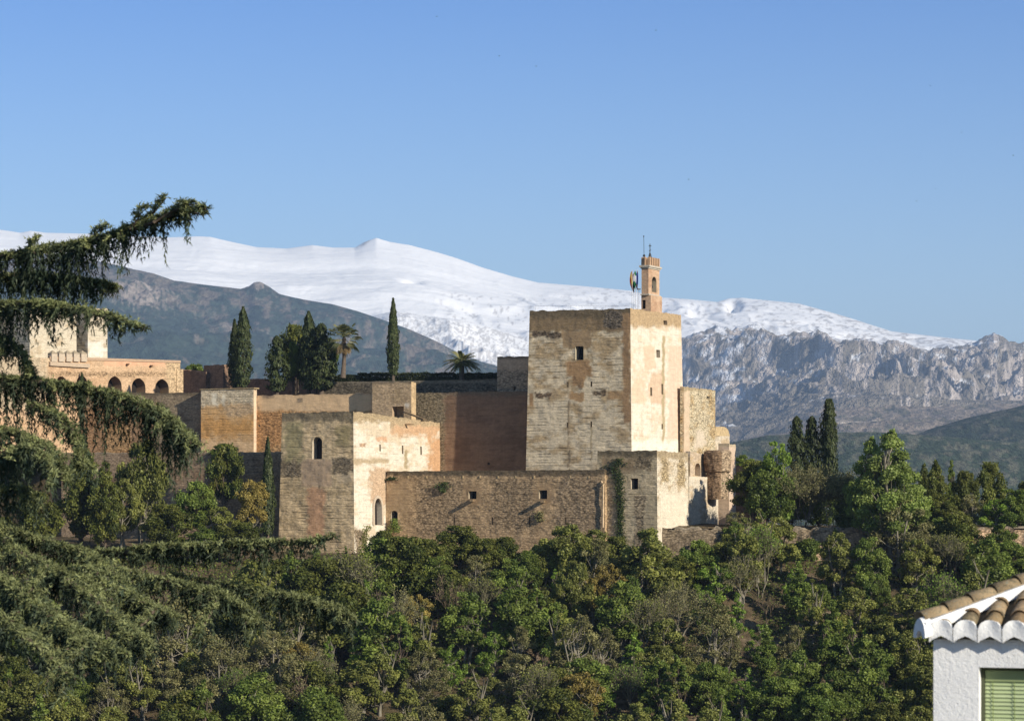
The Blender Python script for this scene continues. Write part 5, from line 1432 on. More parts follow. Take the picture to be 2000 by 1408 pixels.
# upper garden
UG = [('cyp_a', 'cypress', 'tall broad cypress, right one of the pair left of the plastered wall', 475, 601, 760, 37, 436),
      ('cyp_b', 'cypress', 'slimmer dark cypress, left one of the pair left of the plastered wall', 458, 625, 760, 27, 440),
      ('cyp_b', 'cypress', 'lone slender cypress standing on the hedge between the two palms', 768, 584, 736, 26, 428),
      ('cyp_a', 'cypress', 'dark pointed cypress in the middle of the tree clump', 603, 610, 765, 40, 434),
      ('cyp_c', 'cypress', 'shaggy cypress left of the fan palm in the tree clump', 628, 634, 765, 48, 432),
      ('cyp_c', 'cypress', 'small spiky conifer at the left end of the tree clump', 541, 658, 768, 40, 434),
      ('oak_b', 'evergreen_oak', 'dark broad tree behind the cypresses in the clump', 578, 634, 765, 66, 440),
      ('mid_a', 'green_tree', 'light green tree low between the clump cypresses', 573, 668, 760, 46, 436),
      ('mid_b', 'green_tree', 'green tree between the shaggy cypress and the fan palm trunk', 645, 660, 755, 40, 438),
      ('oak_a', 'evergreen_oak', 'dark rounded tree behind the shaggy cypress', 618, 665, 765, 60, 442),
      ('bush_a', 'bush', 'bushy plant on the dark ruined wall by the palace wing', 382, 711, 745, 44, 455)]
for q in UG:
    garden(q[0], q[1], q[2], q[3], q[4], q[5], q[6], q[7], 'bush' if q[1] == 'bush' else 'tree')
garden('cyp_b', 'cypress', 'tiny conifer in front of the second palace arch', 160, 727, 768, 12, 446)
# right terrace
RG = [('cyp_c', 'cypress', 'blunt cypress, leftmost of the three on the right terrace', 1556, 815, 940, 34, 400),
      ('cyp_c', 'cypress', 'ragged cypress, middle one of the three on the right terrace', 1586, 815, 945, 36, 401),
      ('cyp_d', 'cypress', 'tallest cypress, rightmost of the three on the right terrace', 1619, 781, 960, 32, 400),
      ('thicket', 'bare_tree', 'wide grey thicket of bare many stemmed trees on the terrace', 1565, 903, 1031, 165, 391),
      ('thicket', 'bare_tree', 'right half of the grey many stemmed thicket, next to the poplar', 1625, 912, 1031, 130, 390.5),
      ('mid_a', 'green_tree', 'low green tree between the poplar foot and the pines', 1765, 975, 1050, 80, 390),
      ('oak_a', 'evergreen_oak', 'low dark tree under the light narrow tree top', 1845, 965, 1050, 80, 396),
      ('lime_b', 'young_elm', 'light green tree just in front of the largest round dark tree', 1945, 975, 1050, 80, 390),
      ('mid_a', 'green_tree', 'green tree at the right edge above the orange rocks', 1990, 985, 1060, 80, 388),
      ('poplar_a', 'poplar', 'big yellow green poplar with pale limbs on the right terrace', 1738, 838, 1100, 190, 383),
      ('poplar_a', 'poplar', 'lower left peak of the poplar group, just left of the biggest one', 1700, 852, 1085, 130, 385),
      ('lime_b', 'young_elm', 'light green leafy tree behind the bare thicket beside the ruins', 1515, 862, 1028, 100, 390),
      ('oak_b', 'evergreen_oak', 'dark tree in shade right beside the stone ruins', 1472, 900, 1030, 105, 391.5),
      ('mid_a', 'green_tree', 'green tree at the left of the bare thicket', 1500, 912, 1035, 100, 388.5),
      ('pine_a', 'pine_tree', 'dark pine immediately right of the big poplar', 1828, 898, 1040, 74, 400),
      ('pine_a', 'pine_tree', 'dark narrow pine behind the poplar at its right', 1805, 905, 1035, 50, 404),
      ('column_a', 'columnar_tree', 'light narrow tree top between the pines', 1858, 898, 1030, 30, 406),
      ('oak_a', 'evergreen_oak', 'rounded dark green tree left of the largest round tree', 1885, 920, 1040, 66, 402),
      ('oak_a', 'evergreen_oak', 'largest round dark tree at the right above the terrace', 1932, 903, 1035, 72, 405),
      ('mid_b', 'green_tree', 'light green tree with fanning bare stems at the right edge', 1975, 955, 1050, 100, 392),
      ('grey_a', 'grey_tree', 'grey green tree under the round dark trees', 1895, 965, 1045, 80, 396),
      ('mid_a', 'green_tree', 'green tree just left of the poplar trunk', 1672, 955, 1070, 90, 390),
      ('oak_b', 'evergreen_oak', 'low dark tree between the thicket and the poplar', 1645, 940, 1040, 70, 405),
      ('oak_b', 'evergreen_oak', 'dark low tree behind the left half of the bare thicket', 1545, 935, 1040, 95, 400),
      ('mid_a', 'green_tree', 'green tree behind the stems of the bare thicket', 1600, 945, 1040, 100, 399),
      ('pine_a', 'pine_tree', 'dark tree right of the poplar foot', 1785, 960, 1045, 70, 398),
      ('mid_b', 'green_tree', 'pale green bush top behind the square stub', 1452, 888, 930, 50, 440),
      ('grey_a', 'grey_tree', 'grey green tree left below the thicket', 1440, 1000, 1060, 70, 388),
      ('olive_b', 'olive_tree', 'olive tree on the terrace edge below the pines', 1850, 985, 1045, 70, 394),
      ('oak_a', 'evergreen_oak', 'dark tree behind the right edge tree', 2010, 940, 1040, 80, 404)]
for q in RG:
    garden(*q)
for k, (px, pt, hw) in enumerate([(1338, 900, 24), (1372, 905, 26)]):
    pass

# fallen light on the walls: two slim cypresses stand outside the frame of view towards the sun? (none built)

# --- clipped hedge
hd = tag(empty('hedge', (0, 0, 0)), 'long dark clipped hedge along the upper terrace', 'hedge')
r = np.random.default_rng(5); n = 16000
pxs = r.uniform(634, 971, n); cdep = r.uniform(376, 378.5, n)
D = cdep / (NI.x * K(pxs) + NI.y)
face = r.random(n) < 0.6
topz = (HOR - (729 + (pxs < 700) * 4 + 3 * fbm(pxs / 9, 0 * pxs, 3, 3))) / F * D; botz = (HOR - 746) / F * D
zz = np.where(face, botz + (topz - botz) * r.random(n), topz); D = np.where(face, 376 / (NI.x * K(pxs) + NI.y), D)
P = np.stack([K(pxs) * D, D, zz], 1) + r.normal(size=(n, 3)) * 0.08
V, Fq, C = leaf_quads(P, unit(r.normal(size=(n, 3)) + np.array([0.2, -0.7, 0.4])), 0.12, r.uniform(0.5, 1.1, n), r.random(n), r=r)
link('foliage', mesh_arr('hedge_foliage', V, Fq, L_CYP, col=C), hd)
m = MB()
a, b = on_c(636, 377), on_c(971, 377); m.tube([(a.x, a.y, Z(745, a.y)), (b.x, b.y, Z(740, b.y))], 0.5, 6); m.build('stems', M_BARK, hd)

# --- ivy
def ivy(label, pts, n, face, thick=0.25, size=0.1, mat=L_IVY, seed=1):
    """pts: photo px (x, y, half width) from top to bottom on a face"""
    r = np.random.default_rng(seed); V = []
    xs = np.array([p[0] for p in pts]); ys = np.array([p[1] for p in pts]); wsd = np.array([p[2] for p in pts])
    yy = r.uniform(ys.min(), ys.max(), n); cx = np.interp(yy, ys, xs); ww = np.interp(yy, ys, wsd)
    xx = cx + r.normal(size=n) * ww * 0.55 * (0.5 + fbm(yy / 6, 0 * yy, seed, 2))
    P = []
    for x_, y_ in zip(xx, yy):
        t, z = face.inv(x_, y_); P.append(face.at(t, z, -abs(r.normal()) * thick - 0.03))
    V, Fq, C = leaf_quads(np.array(P), unit(r.normal(size=(n, 3)) + np.array([0.3, -0.8, 0.2])), size, r.uniform(0.6, 1.3, n), r.random(n), r=r)
    o = empty('ivy', (0, 0, 0)); tag(o, label, 'plant')
    link('leaves', mesh_arr('ivy_leaves', V, Fq, mat, col=C), o)
    m = MB(); t, z = face.inv(xs[0], ys[0] + 4); a = face.at(t, z, -0.05); t, z = face.inv(xs[-1], ys[-1]); b = face.at(t, z, -0.05)
    m.tube([a, (a + b) / 2 + Vector((0.1, -0.05, 0)), b], [0.03, 0.05, 0.07], 5); m.build('stem', M_BARK, o)
ivy('long dark ivy strip hanging down the right front tower', [(1212, 895, 7), (1208, 905, 14), (1200, 912, 18), (1208, 930, 10), (1211, 960, 8), (1213, 1000, 8), (1212, 1058, 9)], 2600, f3[0], 0.3, seed=2)
ivy('small shrub rooted in the left part of the long wall', [(870, 941, 8), (864, 950, 13), (868, 962, 6)], 420, fw[0], 0.35, seed=3)
ivy('dry tuft growing under the right window of the long wall', [(1058, 998, 6), (1056, 1008, 9), (1056, 1018, 7)], 300, fw[0], 0.3, mat=L_GREY, seed=4)
ivy('small tuft at the top left corner of the long wall', [(768, 932, 9), (760, 938, 8)], 160, fw[0], 0.2, seed=5)
ivy('green creeper at the foot of the long wall beside the doorway', [(772, 1012, 5), (774, 1022, 8), (770, 1040, 14)], 500, fw[0], 0.4, mat=L_MID, seed=6)
ivy('yellow green creeper on the corner foot of the left front tower', [(716, 1026, 6), (712, 1040, 7), (708, 1056, 9), (712, 1078, 9)], 500, f1[1], 0.25, mat=L_OLIVE, seed=7)

# --- palms
def frond_fan(r, c, d, L, mats):
    pass
def fan_palm(px, pyt, pyb, D):
    root = tag(empty('fan_palm', (0, 0, 0)), 'tall fan palm with a skirt of dead fronds on the upper terrace', 'palm')
    b = W(px - 3, pyb, D); top = W(px - 1, 660, D)
    m = MB(); m.tube([b, (b + top) / 2 + Vector((0.1, 0, 0)), top], [0.42, 0.3, 0.3], 8); m.build('trunk', M_BARK, root, True)
    r = np.random.default_rng(8)
    def fans(n, el0, el1, L, mat, name, seed):
        V = []; Fc = []; C = []
        for k in range(n):
            az = r.random() * 6.283; el = math.asin(r.uniform(math.sin(el0), math.sin(el1)))
            d = np.array([math.cos(az) * math.cos(el), math.sin(az) * math.cos(el), math.sin(el)])
            st = np.array(top) ; pet = st + d * L * r.uniform(0.38, 0.68)
            sd = unit(np.cross(d, [0, 0, 1.0])); up = np.cross(sd, d)
            ti = r.uniform(0.7, 1.2); hu = r.random()
            for j in range(13):
                a = (j - 6) / 6 * 1.15
                dd = d * math.cos(a) + sd * math.sin(a)
                Lr = L * r.uniform(0.30, 0.42)
                mid = pet + dd * Lr * 0.6; tip = pet + dd * Lr + np.array([0, 0, -0.3 * Lr])
                w_ = up * 0.03 + np.cross(dd, up) * 0.065
                i0 = len(V); V += [pet, mid + w_, tip, mid - w_]; Fc.append((i0, i0 + 1, i0 + 2, i0 + 3)); C += [(ti, hu, 0)] * 4
            i0 = len(V); w_ = sd * 0.03; V += [st + w_, st - w_, pet - w_, pet + w_]; Fc.append((i0, i0 + 1, i0 + 2, i0 + 3)); C += [(ti, hu, 0)] * 4
        link(name, mesh_arr(name, np.array(V), np.array(Fc), mat, col=np.array(C)), root)
    fans(58, -0.7, 1.55, 3.1, L_PALM, 'crown', 1)
    fans(22, -1.5, -1.05, 2.7, L_DEAD, 'dead_skirt', 2)
fan_palm(673, 628, 738, 430)
def date_palm(px, pyt, pyb, D):
    root = tag(empty('date_palm', (0, 0, 0)), 'round crowned feather palm just left of the flat topped house', 'palm')
    c = W(px, 706, D); b = W(px, 745, D)
    m = MB(); m.tube([b, c], [0.45, 0.35], 8); m.build('trunk', M_BARK, root, True)
    r = np.random.default_rng(9); V = []; Fc = []; C = []
    for k in range(120):
        az = r.random() * 6.283; el = math.asin(r.uniform(-0.35, 0.90)); L = r.uniform(2.7, 3.2)
        h = np.array([math.cos(az), math.sin(az), 0]); sd = np.array([-h[1], h[0], 0])
        pts = [np.array(c) + h * L * t * math.cos(el) * 1.0 + np.array([0, 0, L * t * math.sin(el) - 0.32 * L * t * t]) for t in np.linspace(0, 1, 9)]
        ti = r.uniform(0.6, 1.15); hu = r.random()
        for i in range(1, 8):
            p = pts[i]; dd = unit(pts[i + 1] - pts[i - 1])
            for s_ in (-1, 1):
                for q in (0, 0.5):
                    o = p + (pts[i + 1] - p) * q
                    tip = o + (sd * s_ * 0.42 + dd * 0.3 + np.array([0, 0, -0.12])) * (1.1 - 0.08 * i)
                    w_ = dd * 0.11; i0 = len(V); V += [o + w_, tip, o - w_]; Fc.append((i0, i0 + 1, i0 + 2)); C += [(ti, hu, 0)] * 3
    link('crown', mesh_arr('crown', np.array(V), np.array(Fc), L_PALM, col=np.array(C)), root)
date_palm(902, 672, 727, 424)

# --- ground cover on the slope
r = np.random.default_rng(77); n = 120000
xx = r.uniform(-68, 68, n); yy = r.uniform(322, 387, n)
keep_ = fbm(xx / 5, yy / 5, 15, 4) > 0.42
xx, yy = xx[keep_], yy[keep_]; n = len(xx)
P = np.stack([xx, yy, ground_z(xx, yy) + r.random(n) ** 2 * 1.3 * fbm(xx / 2, yy / 2, 4, 3) * 2], 1)
V, Fq, C = leaf_quads(P, unit(r.normal(size=(n, 3)) + np.array([0.2, -0.4, 0.6])), 0.15, r.uniform(0.5, 1.2, n), r.random(n), r=r)
tag(link('undergrowth', mesh_arr('undergrowth', V, Fq, L_MID, col=C)), 'low leafy undergrowth on the slope', 'undergrowth', kind='stuff')

# ------------------------------------------------------------------ foreground cedar
def catmull(P, n):
    P = np.array(P, float); P = np.concatenate([[2 * P[0] - P[1]], P, [2 * P[-1] - P[-2]]])
    out = []
    for i in range(1, len(P) - 2):
        for t in np.linspace(0, 1, n, endpoint=False):
            a, b, c, d = P[i - 1:i + 3]
            out.append(0.5 * ((2 * b) + (c - a) * t + (2 * a - 5 * b + 4 * c - d) * t * t + (3 * b - a - 3 * c + d) * t ** 3))
    out.append(P[-2]); return np.array(out)
cedar = empty('cedar', (0, 0, 0), label='big cedar in the left foreground with long drooping branches', cat='tree')
TRX, TRY = -15.5, 52.0
def needles(P, Dn, L, r, w=0.012, k=4, tint=None, hue=None, al=0.7):
    n = len(P); Vs = []; al = np.broadcast_to(np.asarray(al, float), (n,))[:, None]; L = np.broadcast_to(np.asarray(L, float), (n,))
    for i in range(k):
        d = unit(Dn * al + r.normal(size=(n, 3)) * 0.6)
        a = unit(np.cross(d, r.normal(size=(n, 3)))) * w
        l = (L * r.uniform(0.7, 1.3, n))[:, None]
        Vs.append(np.stack([P - a, P + a, P + d * l], 1))
    V = np.concatenate(Vs).reshape(-1, 3)
    C = np.tile(np.repeat(np.stack([tint, hue, hue * 0], -1), 3, 0), (k, 1))
    return V, C
def cedar_branch(spine, drop, side, seed, D0=52, D1=52, dens=1.0, sparse_tip=False, name='branch'):
    """spine: photo px; drop: length of the hanging sprays (px) along the spine; side: half width (m)"""
    r = np.random.default_rng(seed)
    n_s = len(spine)
    pts = [W(x, y, D0 + (D1 - D0) * i / (n_s - 1)) for i, (x, y) in enumerate(spine)]
    C = catmull([tuple(p) for p in pts], 14)
    seg = np.linalg.norm(np.diff(C, axis=0), axis=1); s_ = np.concatenate([[0], np.cumsum(seg)]); Lt = s_[-1]
    dr = np.interp(np.linspace(0, 1, len(C)), np.linspace(0, 1, len(drop)), drop) / F * D0 * (0.85 if spine[0][1] > 990 else 1.0)
    nb = int(Lt / 0.0125 * dens)
    u = np.sort(r.random(nb)) * Lt
    base = np.stack([np.interp(u, s_, C[:, k]) for k in range(3)], 1)
    tan = unit(np.stack([np.interp(u, s_, np.gradient(C[:, k], s_)) for k in range(3)], 1))
    dl = np.interp(u, s_, dr)
    fr = u / Lt
    # secondary feathers leave the bough sideways and forwards and carry sprays of their own
    nf = max(2, int(Lt / 0.24)); fu = np.sort(r.random(nf)) * Lt * 0.96
    fs0 = np.stack([np.interp(fu, s_, C[:, k]) for k in range(3)], 1)
    ft = unit(np.stack([np.interp(fu, s_, np.gradient(C[:, k], s_)) for k in range(3)], 1))
    fsd = np.stack([ft[:, 1], -ft[:, 0], 0 * fu], 1) * np.where(r.random(nf) < 0.7, 1, -1)[:, None]
    fdir = unit(ft * r.uniform(0.5, 1.2, nf)[:, None] + fsd * r.uniform(0.35, 1.0, nf)[:, None] + np.array([0, 0, 0.10]) + r.normal(size=(nf, 3)) * 0.12)
    fl = side * r.uniform(0.4, 1.3, nf) * (1 - 0.6 * fu / Lt) + 0.08
    fdroop = r.uniform(0.15, 0.75, nf)
    pick = r.random(nb) < 0.30
    fi = r.integers(0, nf, nb); fq = r.random(nb) ** 0.8
    fp = fs0[fi] + fdir[fi] * (fl[fi] * fq)[:, None] - np.array([0, 0, 1.0]) * (fl[fi] * fdroop[fi] * fq ** 2)[:, None]
    base = np.where(pick[:, None], fp, base); tan = np.where(pick[:, None], unit(fdir[fi] - np.array([0, 0, 1.0]) * (fdroop[fi] * fq)[:, None]), tan)
    dl = np.where(pick, dl * (0.75 - 0.35 * fq), dl)
    sd = unit(np.stack([tan[:, 1], -tan[:, 0], 0 * fr], 1)) * np.where(r.random(nb) < 0.62, 1, -1)[:, None]  # mostly to the viewer
    out = unit(sd * r.uniform(0.3, 1, nb)[:, None] + tan * r.uniform(0.1, 0.9, nb)[:, None] + np.array([0, 0, 0.12]))
    side = side * 0.62
    wid = side * (0.35 + 0.65 * np.sin(np.pi * np.clip(fr * 0.9 + 0.1, 0, 1)) ** 0.6) * (1 - 0.55 * fr) * r.uniform(0.12, 1, nb) * np.where(pick, 0.4, 1.0)
    # hanging sprays stand in bunches with ragged hems and gaps between them
    bun = np.floor(u / 0.17 + 0.35 * vn(u / 0.3, u * 0, seed)) ; bh = _h(bun.astype(np.int64), (bun * 0).astype(np.int64) + (r.random(nb) < 0.5), seed)
    cl = 0.22 + 0.85 * bh
    ln = dl * cl * r.uniform(0.35, 1.15, nb)
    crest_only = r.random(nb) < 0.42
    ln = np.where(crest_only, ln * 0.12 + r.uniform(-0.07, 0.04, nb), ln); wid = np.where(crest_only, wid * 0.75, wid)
    btint = 0.75 + 0.5 * _h(bun.astype(np.int64), (bun * 0).astype(np.int64) + 5, seed)
    T, Dd, H_, TI, AL = [], [], [], [], []
    step = 0.040
    for i in range(nb):
        m = max(7 if crest_only[i] else 3, int((wid[i] + ln[i]) / step)); AL.append(np.full(m, 0.5 if crest_only[i] else 1.9))
        q = np.linspace(0, 1, m)
        hx = wid[i] * (1 - (1 - q) ** 2.2)
        P = base[i] + out[i] * hx[:, None] + np.array([0, 0, -1.0]) * (ln[i] * q ** 1.7)[:, None]
        P += r.normal(size=(m, 3)) * 0.018 + np.array([math.sin(i * 1.7), math.cos(i * 2.3), 0]) * 0.05 * (q ** 2)[:, None]
        T.append(P); g_ = np.gradient(P, axis=0); Dd.append(unit(g_))
        H_.append((0.6 + 0.4 * r.random() if crest_only[i] else 0.55 * (1 - q) ** 4 + 0.02 + 0.28 * r.random() ** 3 * q) + 0 * q); TI.append(np.full(m, r.uniform(0.75, 1.2) * btint[i]))  # young tips paler; sunlit ridge and shaded curtain are also put into the hue
    T = np.concatenate(T); Dd = np.concatenate(Dd); H_ = np.clip(np.concatenate(H_), 0, 1); TI = np.concatenate(TI)
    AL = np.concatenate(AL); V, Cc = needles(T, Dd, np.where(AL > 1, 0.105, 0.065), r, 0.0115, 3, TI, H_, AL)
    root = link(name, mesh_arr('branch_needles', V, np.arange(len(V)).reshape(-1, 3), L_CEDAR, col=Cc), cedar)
    mb = MB(); rad = [0.075 * (1 - 0.85 * k / (len(C) - 1)) * min(1, Lt / 3) + 0.006 for k in range(len(C))]
    mb.tube([tuple(c - np.array([0, 0, 0.05])) for c in C[::3]], rad[::3], 6)
    for i in range(0, nb, 6):
        e = base[i] + out[i] * wid[i] * 0.9 + np.array([0, 0, -ln[i] * 0.45]); md = base[i] + out[i] * wid[i] * 0.6 + np.array([0, 0, -ln[i] * 0.1])
        mb.tube([base[i], md, e], [0.012, 0.008, 0.003], 3, cap=False)
    # limb back to the trunk
    if spine[0][0] < 0: mb.tube([C[0], (C[0] + np.array([TRX, TRY, C[0][2] + 0.3])) / 2 + np.array([0, 0, 0.4]), np.array([TRX, TRY, C[0][2] - 0.2])], [rad[0] * 1.0, rad[0] * 1.5, rad[0] * 2.0], 7)
    mb.build('limb', M_BARK, root, True)
    return root
B = [
  # upper pointing branch and its shoots
  ([(-60, 505), (0, 498), (60, 487), (120, 478), (180, 468), (230, 452), (280, 436), (330, 420), (375, 408), (402, 402)], [90, 125, 130, 130, 125, 110, 75, 40, 18, 4], 0.6, 1, 51, 48, 1.5),
  ([(220, 456), (262, 440), (290, 420), (308, 400), (326, 379)], [40, 24, 14, 8, 4], 0.16, 2, 49.5, 48.6, 0.7),
  ([(290, 432), (330, 418), (348, 400), (352, 392)], [18, 12, 6, 3], 0.12, 3, 48.6, 48.2, 0.5),
  ([(-60, 545), (0, 540), (60, 535), (120, 540), (180, 548), (235, 562)], [110, 120, 90, 70, 60, 14], 0.55, 4, 52, 50, 1.7),
  ([(-60, 600), (0, 592), (60, 590), (120, 596), (180, 606), (235, 622), (282, 638)], [120, 110, 75, 60, 50, 30, 8], 0.45, 5, 50, 47, 1.4),
  ([(-50, 660), (0, 655), (30, 672), (52, 705), (64, 735)], [90, 90, 60, 30, 10], 0.45, 6, 50, 49, 1.4),
  ([(175, 466), (188, 450), (198, 444), (212, 440)], [10, 8, 5, 2], 0.1, 31, 50, 49.5, 0.5),
  ([(55, 486), (62, 470), (74, 462)], [10, 6, 3], 0.1, 32, 50.5, 50, 0.5),
  ([(300, 428), (335, 408), (362, 397), (385, 392)], [16, 10, 5, 2], 0.12, 33, 48.4, 48, 0.6),
  ([(255, 442), (268, 424), (276, 410), (290, 400)], [14, 8, 4, 2], 0.12, 34, 49, 48.6, 0.6),
  ([(350, 412), (378, 410), (398, 416)], [14, 10, 4], 0.1, 35, 48.2, 48, 0.6),
  # big middle branch
  ([(-60, 728), (0, 736), (60, 740), (120, 748), (180, 758), (240, 772), (290, 790), (335, 815), (368, 846), (386, 866)], [150, 150, 135, 120, 130, 150, 165, 140, 80, 20], 0.75, 7, 53, 49, 1.5),
  ([(60, 790), (100, 800), (135, 826), (158, 870), (165, 910)], [60, 70, 70, 60, 20], 0.5, 8, 50, 48.5, 1.0),
  ([(-60, 850), (-10, 835), (40, 845), (90, 868), (120, 900), (135, 940)], [110, 110, 90, 90, 60, 20], 0.6, 9, 50, 48, 1.2),
  ([(-60, 925), (-10, 905), (30, 880), (60, 870), (90, 890), (110, 930)], [130, 120, 110, 110, 90, 30], 0.6, 10, 49, 47, 1.1),
  ([(-60, 965), (0, 955), (40, 950), (70, 965), (85, 1000)], [90, 90, 90, 60, 20], 0.5, 11, 48.5, 47.5, 1.0),
  # lower tiers
  ([(-60, 1000), (0, 1026), (45, 1040), (105, 1061), (158, 1075), (196, 1096), (228, 1121), (255, 1156), (287, 1177), (315, 1191), (345, 1206)], [70, 75, 80, 80, 80, 90, 100, 110, 100, 70, 30], 0.8, 12, 52, 47, 1.5),
  ([(140, 1078), (196, 1077), (245, 1074), (315, 1066), (385, 1064), (455, 1060), (525, 1056), (595, 1056), (652, 1046)], [60, 55, 55, 65, 70, 70, 80, 50, 10], 0.5, 13, 53, 50, 1.4),
  ([(180, 1100), (224, 1110), (280, 1123), (332, 1133), (385, 1145), (437, 1162), (483, 1188), (510, 1216)], [60, 55, 60, 70, 90, 100, 80, 20], 0.6, 14, 51, 48, 1.5),
  ([(330, 1118), (385, 1131), (455, 1142), (525, 1156), (595, 1166), (648, 1184), (695, 1208)], [40, 50, 70, 90, 100, 70, 14], 0.5, 15, 52, 50, 1.4),
  ([(-60, 1030), (0, 1053), (42, 1078), (87, 1100), (125, 1116), (165, 1130), (200, 1160)], [80, 80, 80, 90, 90, 70, 30], 0.7, 16, 49, 46, 1.4),
  ([(-60, 1080), (0, 1123), (35, 1144), (70, 1173), (105, 1198), (140, 1222), (168, 1240), (210, 1261), (250, 1278)], [120, 120, 120, 120, 120, 110, 90, 60, 15], 0.8, 17, 47, 43, 1.5),
  ([(110, 1120), (150, 1108), (188, 1112), (205, 1140), (215, 1190)], [70, 90, 110, 90, 30], 0.5, 18, 47.5, 46, 1.0),
  ([(130, 1130), (175, 1160), (220, 1200), (262, 1232), (300, 1262)], [90, 90, 80, 60, 15], 0.6, 19, 46, 44, 1.1),
  ([(232, 1126), (222, 1150), (200, 1182), (172, 1215)], [60, 80, 80, 40], 0.45, 21, 46.6, 45.6, 1.1),
  ([(300, 1186), (285, 1206), (262, 1228), (240, 1262)], [60, 70, 60, 20], 0.45, 22, 46.4, 45.6, 1.0),
  ([(92, 1098), (80, 1120), (60, 1146), (30, 1165)], [50, 60, 60, 30], 0.4, 23, 46.2, 45.4, 0.9),
  ([(425, 1160), (415, 1185), (398, 1215), (380, 1240)], [50, 60, 60, 20], 0.4, 24, 48, 47.4, 0.9),
  ([(170, 1242), (160, 1262), (140, 1290)], [50, 60, 30], 0.4, 25, 43.5, 43, 0.9),
  ([(-60, 1180), (0, 1200), (40, 1230), (80, 1262), (120, 1300), (150, 1325)], [120, 110, 100, 80, 50, 15], 0.7, 20, 44, 42, 1.1),
]
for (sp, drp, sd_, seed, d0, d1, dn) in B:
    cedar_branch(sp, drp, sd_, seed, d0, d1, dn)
mb = MB(); mb.tube([(TRX - 0.3, TRY, -24), (TRX, TRY, -8), (TRX, TRY, 0), (TRX + 0.1, TRY, 7)], [0.75, 0.6, 0.42, 0.15], 12)
mb.build('trunk', M_BARK, cedar, True)

# ------------------------------------------------------------------ white house
HA = math.radians(19)
E = Vector((math.cos(HA), -math.sin(HA), 0)); G = Vector((math.sin(HA), math.cos(HA), 0)); UP = Vector((0, 0, 1))
HC = Vector((K(1823) * 29, 29, 0))
def hp(e, g, z): return HC + E * e + G * g + UP * z
def zh(py, D=29): return Z(py, D)
s = N('white_plaster')
oc = s.geo(); n1 = s.noise(oc, 26, 4, 0.7); n2 = s.noise(oc, 2.2, 3); n3 = s.noise(oc, 70, 2)
h_ = s.math('ADD', n1, s.math('MULTIPLY', n3, 0.3))
cpl = s.mix(1.0, (0.85, 0.84, 0.81), s.math('ADD', 0.88, s.math('MULTIPLY', n2, 0.22)), 'MULTIPLY')
s.principled(cpl, 0.9, s.bump(h_, 0.6, 0.018), spec=0.1); M_PLASTER = s.m
s = N('clay_tile')
oc = s.geo(); n1 = s.noise(oc, 16, 6, 0.75); n2 = s.noise(oc, 30, 3, 0.6)
ct = s.ramp(n1, [(0.3, (0.06, 0.05, 0.035)), (0.43, (0.20, 0.165, 0.11)), (0.54, (0.33, 0.235, 0.14)), (0.62, (0.22, 0.20, 0.145)), (0.72, (0.40, 0.38, 0.32))])
ct = s.mix(1.0, ct, s.attr('Col'), 'MULTIPLY')
ct = s.mix(1.0, ct, s.math('ADD', 0.6, s.math('MULTIPLY', n2, 0.8)), 'MULTIPLY')
s.principled(ct, 0.95, s.bump(n2, 0.6, 0.01), spec=0.05); M_TILE = s.m
house = empty('white_house', (0, 0, 0), label='corner of a whitewashed house with clay roof tiles and a green blind', cat='house')
# wall with window hole
ztop = zh(1247); zbot = -9.0
we0 = (K(1912) * 29 - HC.x) / (E.x - K(1912) * E.y) if False else None
def e_at(px, g=0.0):
    P = HC + G * g; k = K(px); return (k * P.y - P.x) / (E.x - k * E.y)
ew0 = e_at(1912); ew1 = ew0 + 1.15; zw1 = zh(1303, 28.8); zw0 = zw1 - 1.3
mb = MB()
q = lambda e0, e1, z0, z1: mb.add([hp(e0, 0, z0), hp(e1, 0, z0), hp(e1, 0, z1), hp(e0, 0, z1)], [(0, 1, 2, 3)])
q(0, ew0, zbot, ztop); q(ew1, 5, zbot, ztop); q(ew0, ew1, zw1, ztop); q(ew0, ew1, zbot, zw0)
mb.add([hp(0, 0, zbot), hp(0, 0, ztop), hp(0, 5, ztop), hp(0, 5, zbot)], [(0, 1, 2, 3)])
mb.add([hp(5, 0, zbot), hp(5, 5, zbot), hp(5, 5, ztop), hp(5, 0, ztop)], [(0, 1, 2, 3)])
mb.add([hp(0, 5, zbot), hp(5, 5, zbot), hp(5, 5, ztop), hp(0, 5, ztop)], [(3, 2, 1, 0)])
wall_o = mb.build('wall', M_PLASTER, house)
mb = MB(); gd = 0.17
mb.add([hp(ew0, 0, zw0), hp(ew0, 0, zw1), hp(ew1, 0, zw1), hp(ew1, 0, zw0), hp(ew0, gd, zw0), hp(ew0, gd, zw1), hp(ew1, gd, zw1), hp(ew1, gd, zw0)], [(0, 1, 5, 4), (1, 2, 6, 5), (2, 3, 7, 6), (3, 0, 4, 7)])
win = mb.build('window', M_PLASTER, house)
M_FRAME = mat_simple('dark_green_frame', (0.09, 0.10, 0.06), 0.6, 8, 0.2, vcol=False)
M_BLIND = mat_simple('green_blind', (0.50, 0.58, 0.32), 0.55, 6, 0.15)
mb = MB()
def hbox(mb, e0, e1, g0, g1, z0, z1, c=(1, 1, 1)):
    mb.add([hp(e0, g0, z0), hp(e1, g0, z0), hp(e1, g1, z0), hp(e0, g1, z0), hp(e0, g0, z1), hp(e1, g0, z1), hp(e1, g1, z1), hp(e0, g1, z1)],
           [(0, 3, 2, 1), (4, 5, 6, 7), (0, 1, 5, 4), (1, 2, 6, 5), (2, 3, 7, 6), (3, 0, 4, 7)], c)
hbox(mb, ew0 + .002, ew0 + .035, gd - .05, gd, zw0, zw1 - .032); hbox(mb, ew1 - .035, ew1 - .002, gd - .05, gd, zw0, zw1 - .032); hbox(mb, ew0 + .002, ew1 - .002, gd - .05, gd, zw1 - .03, zw1 - .002)
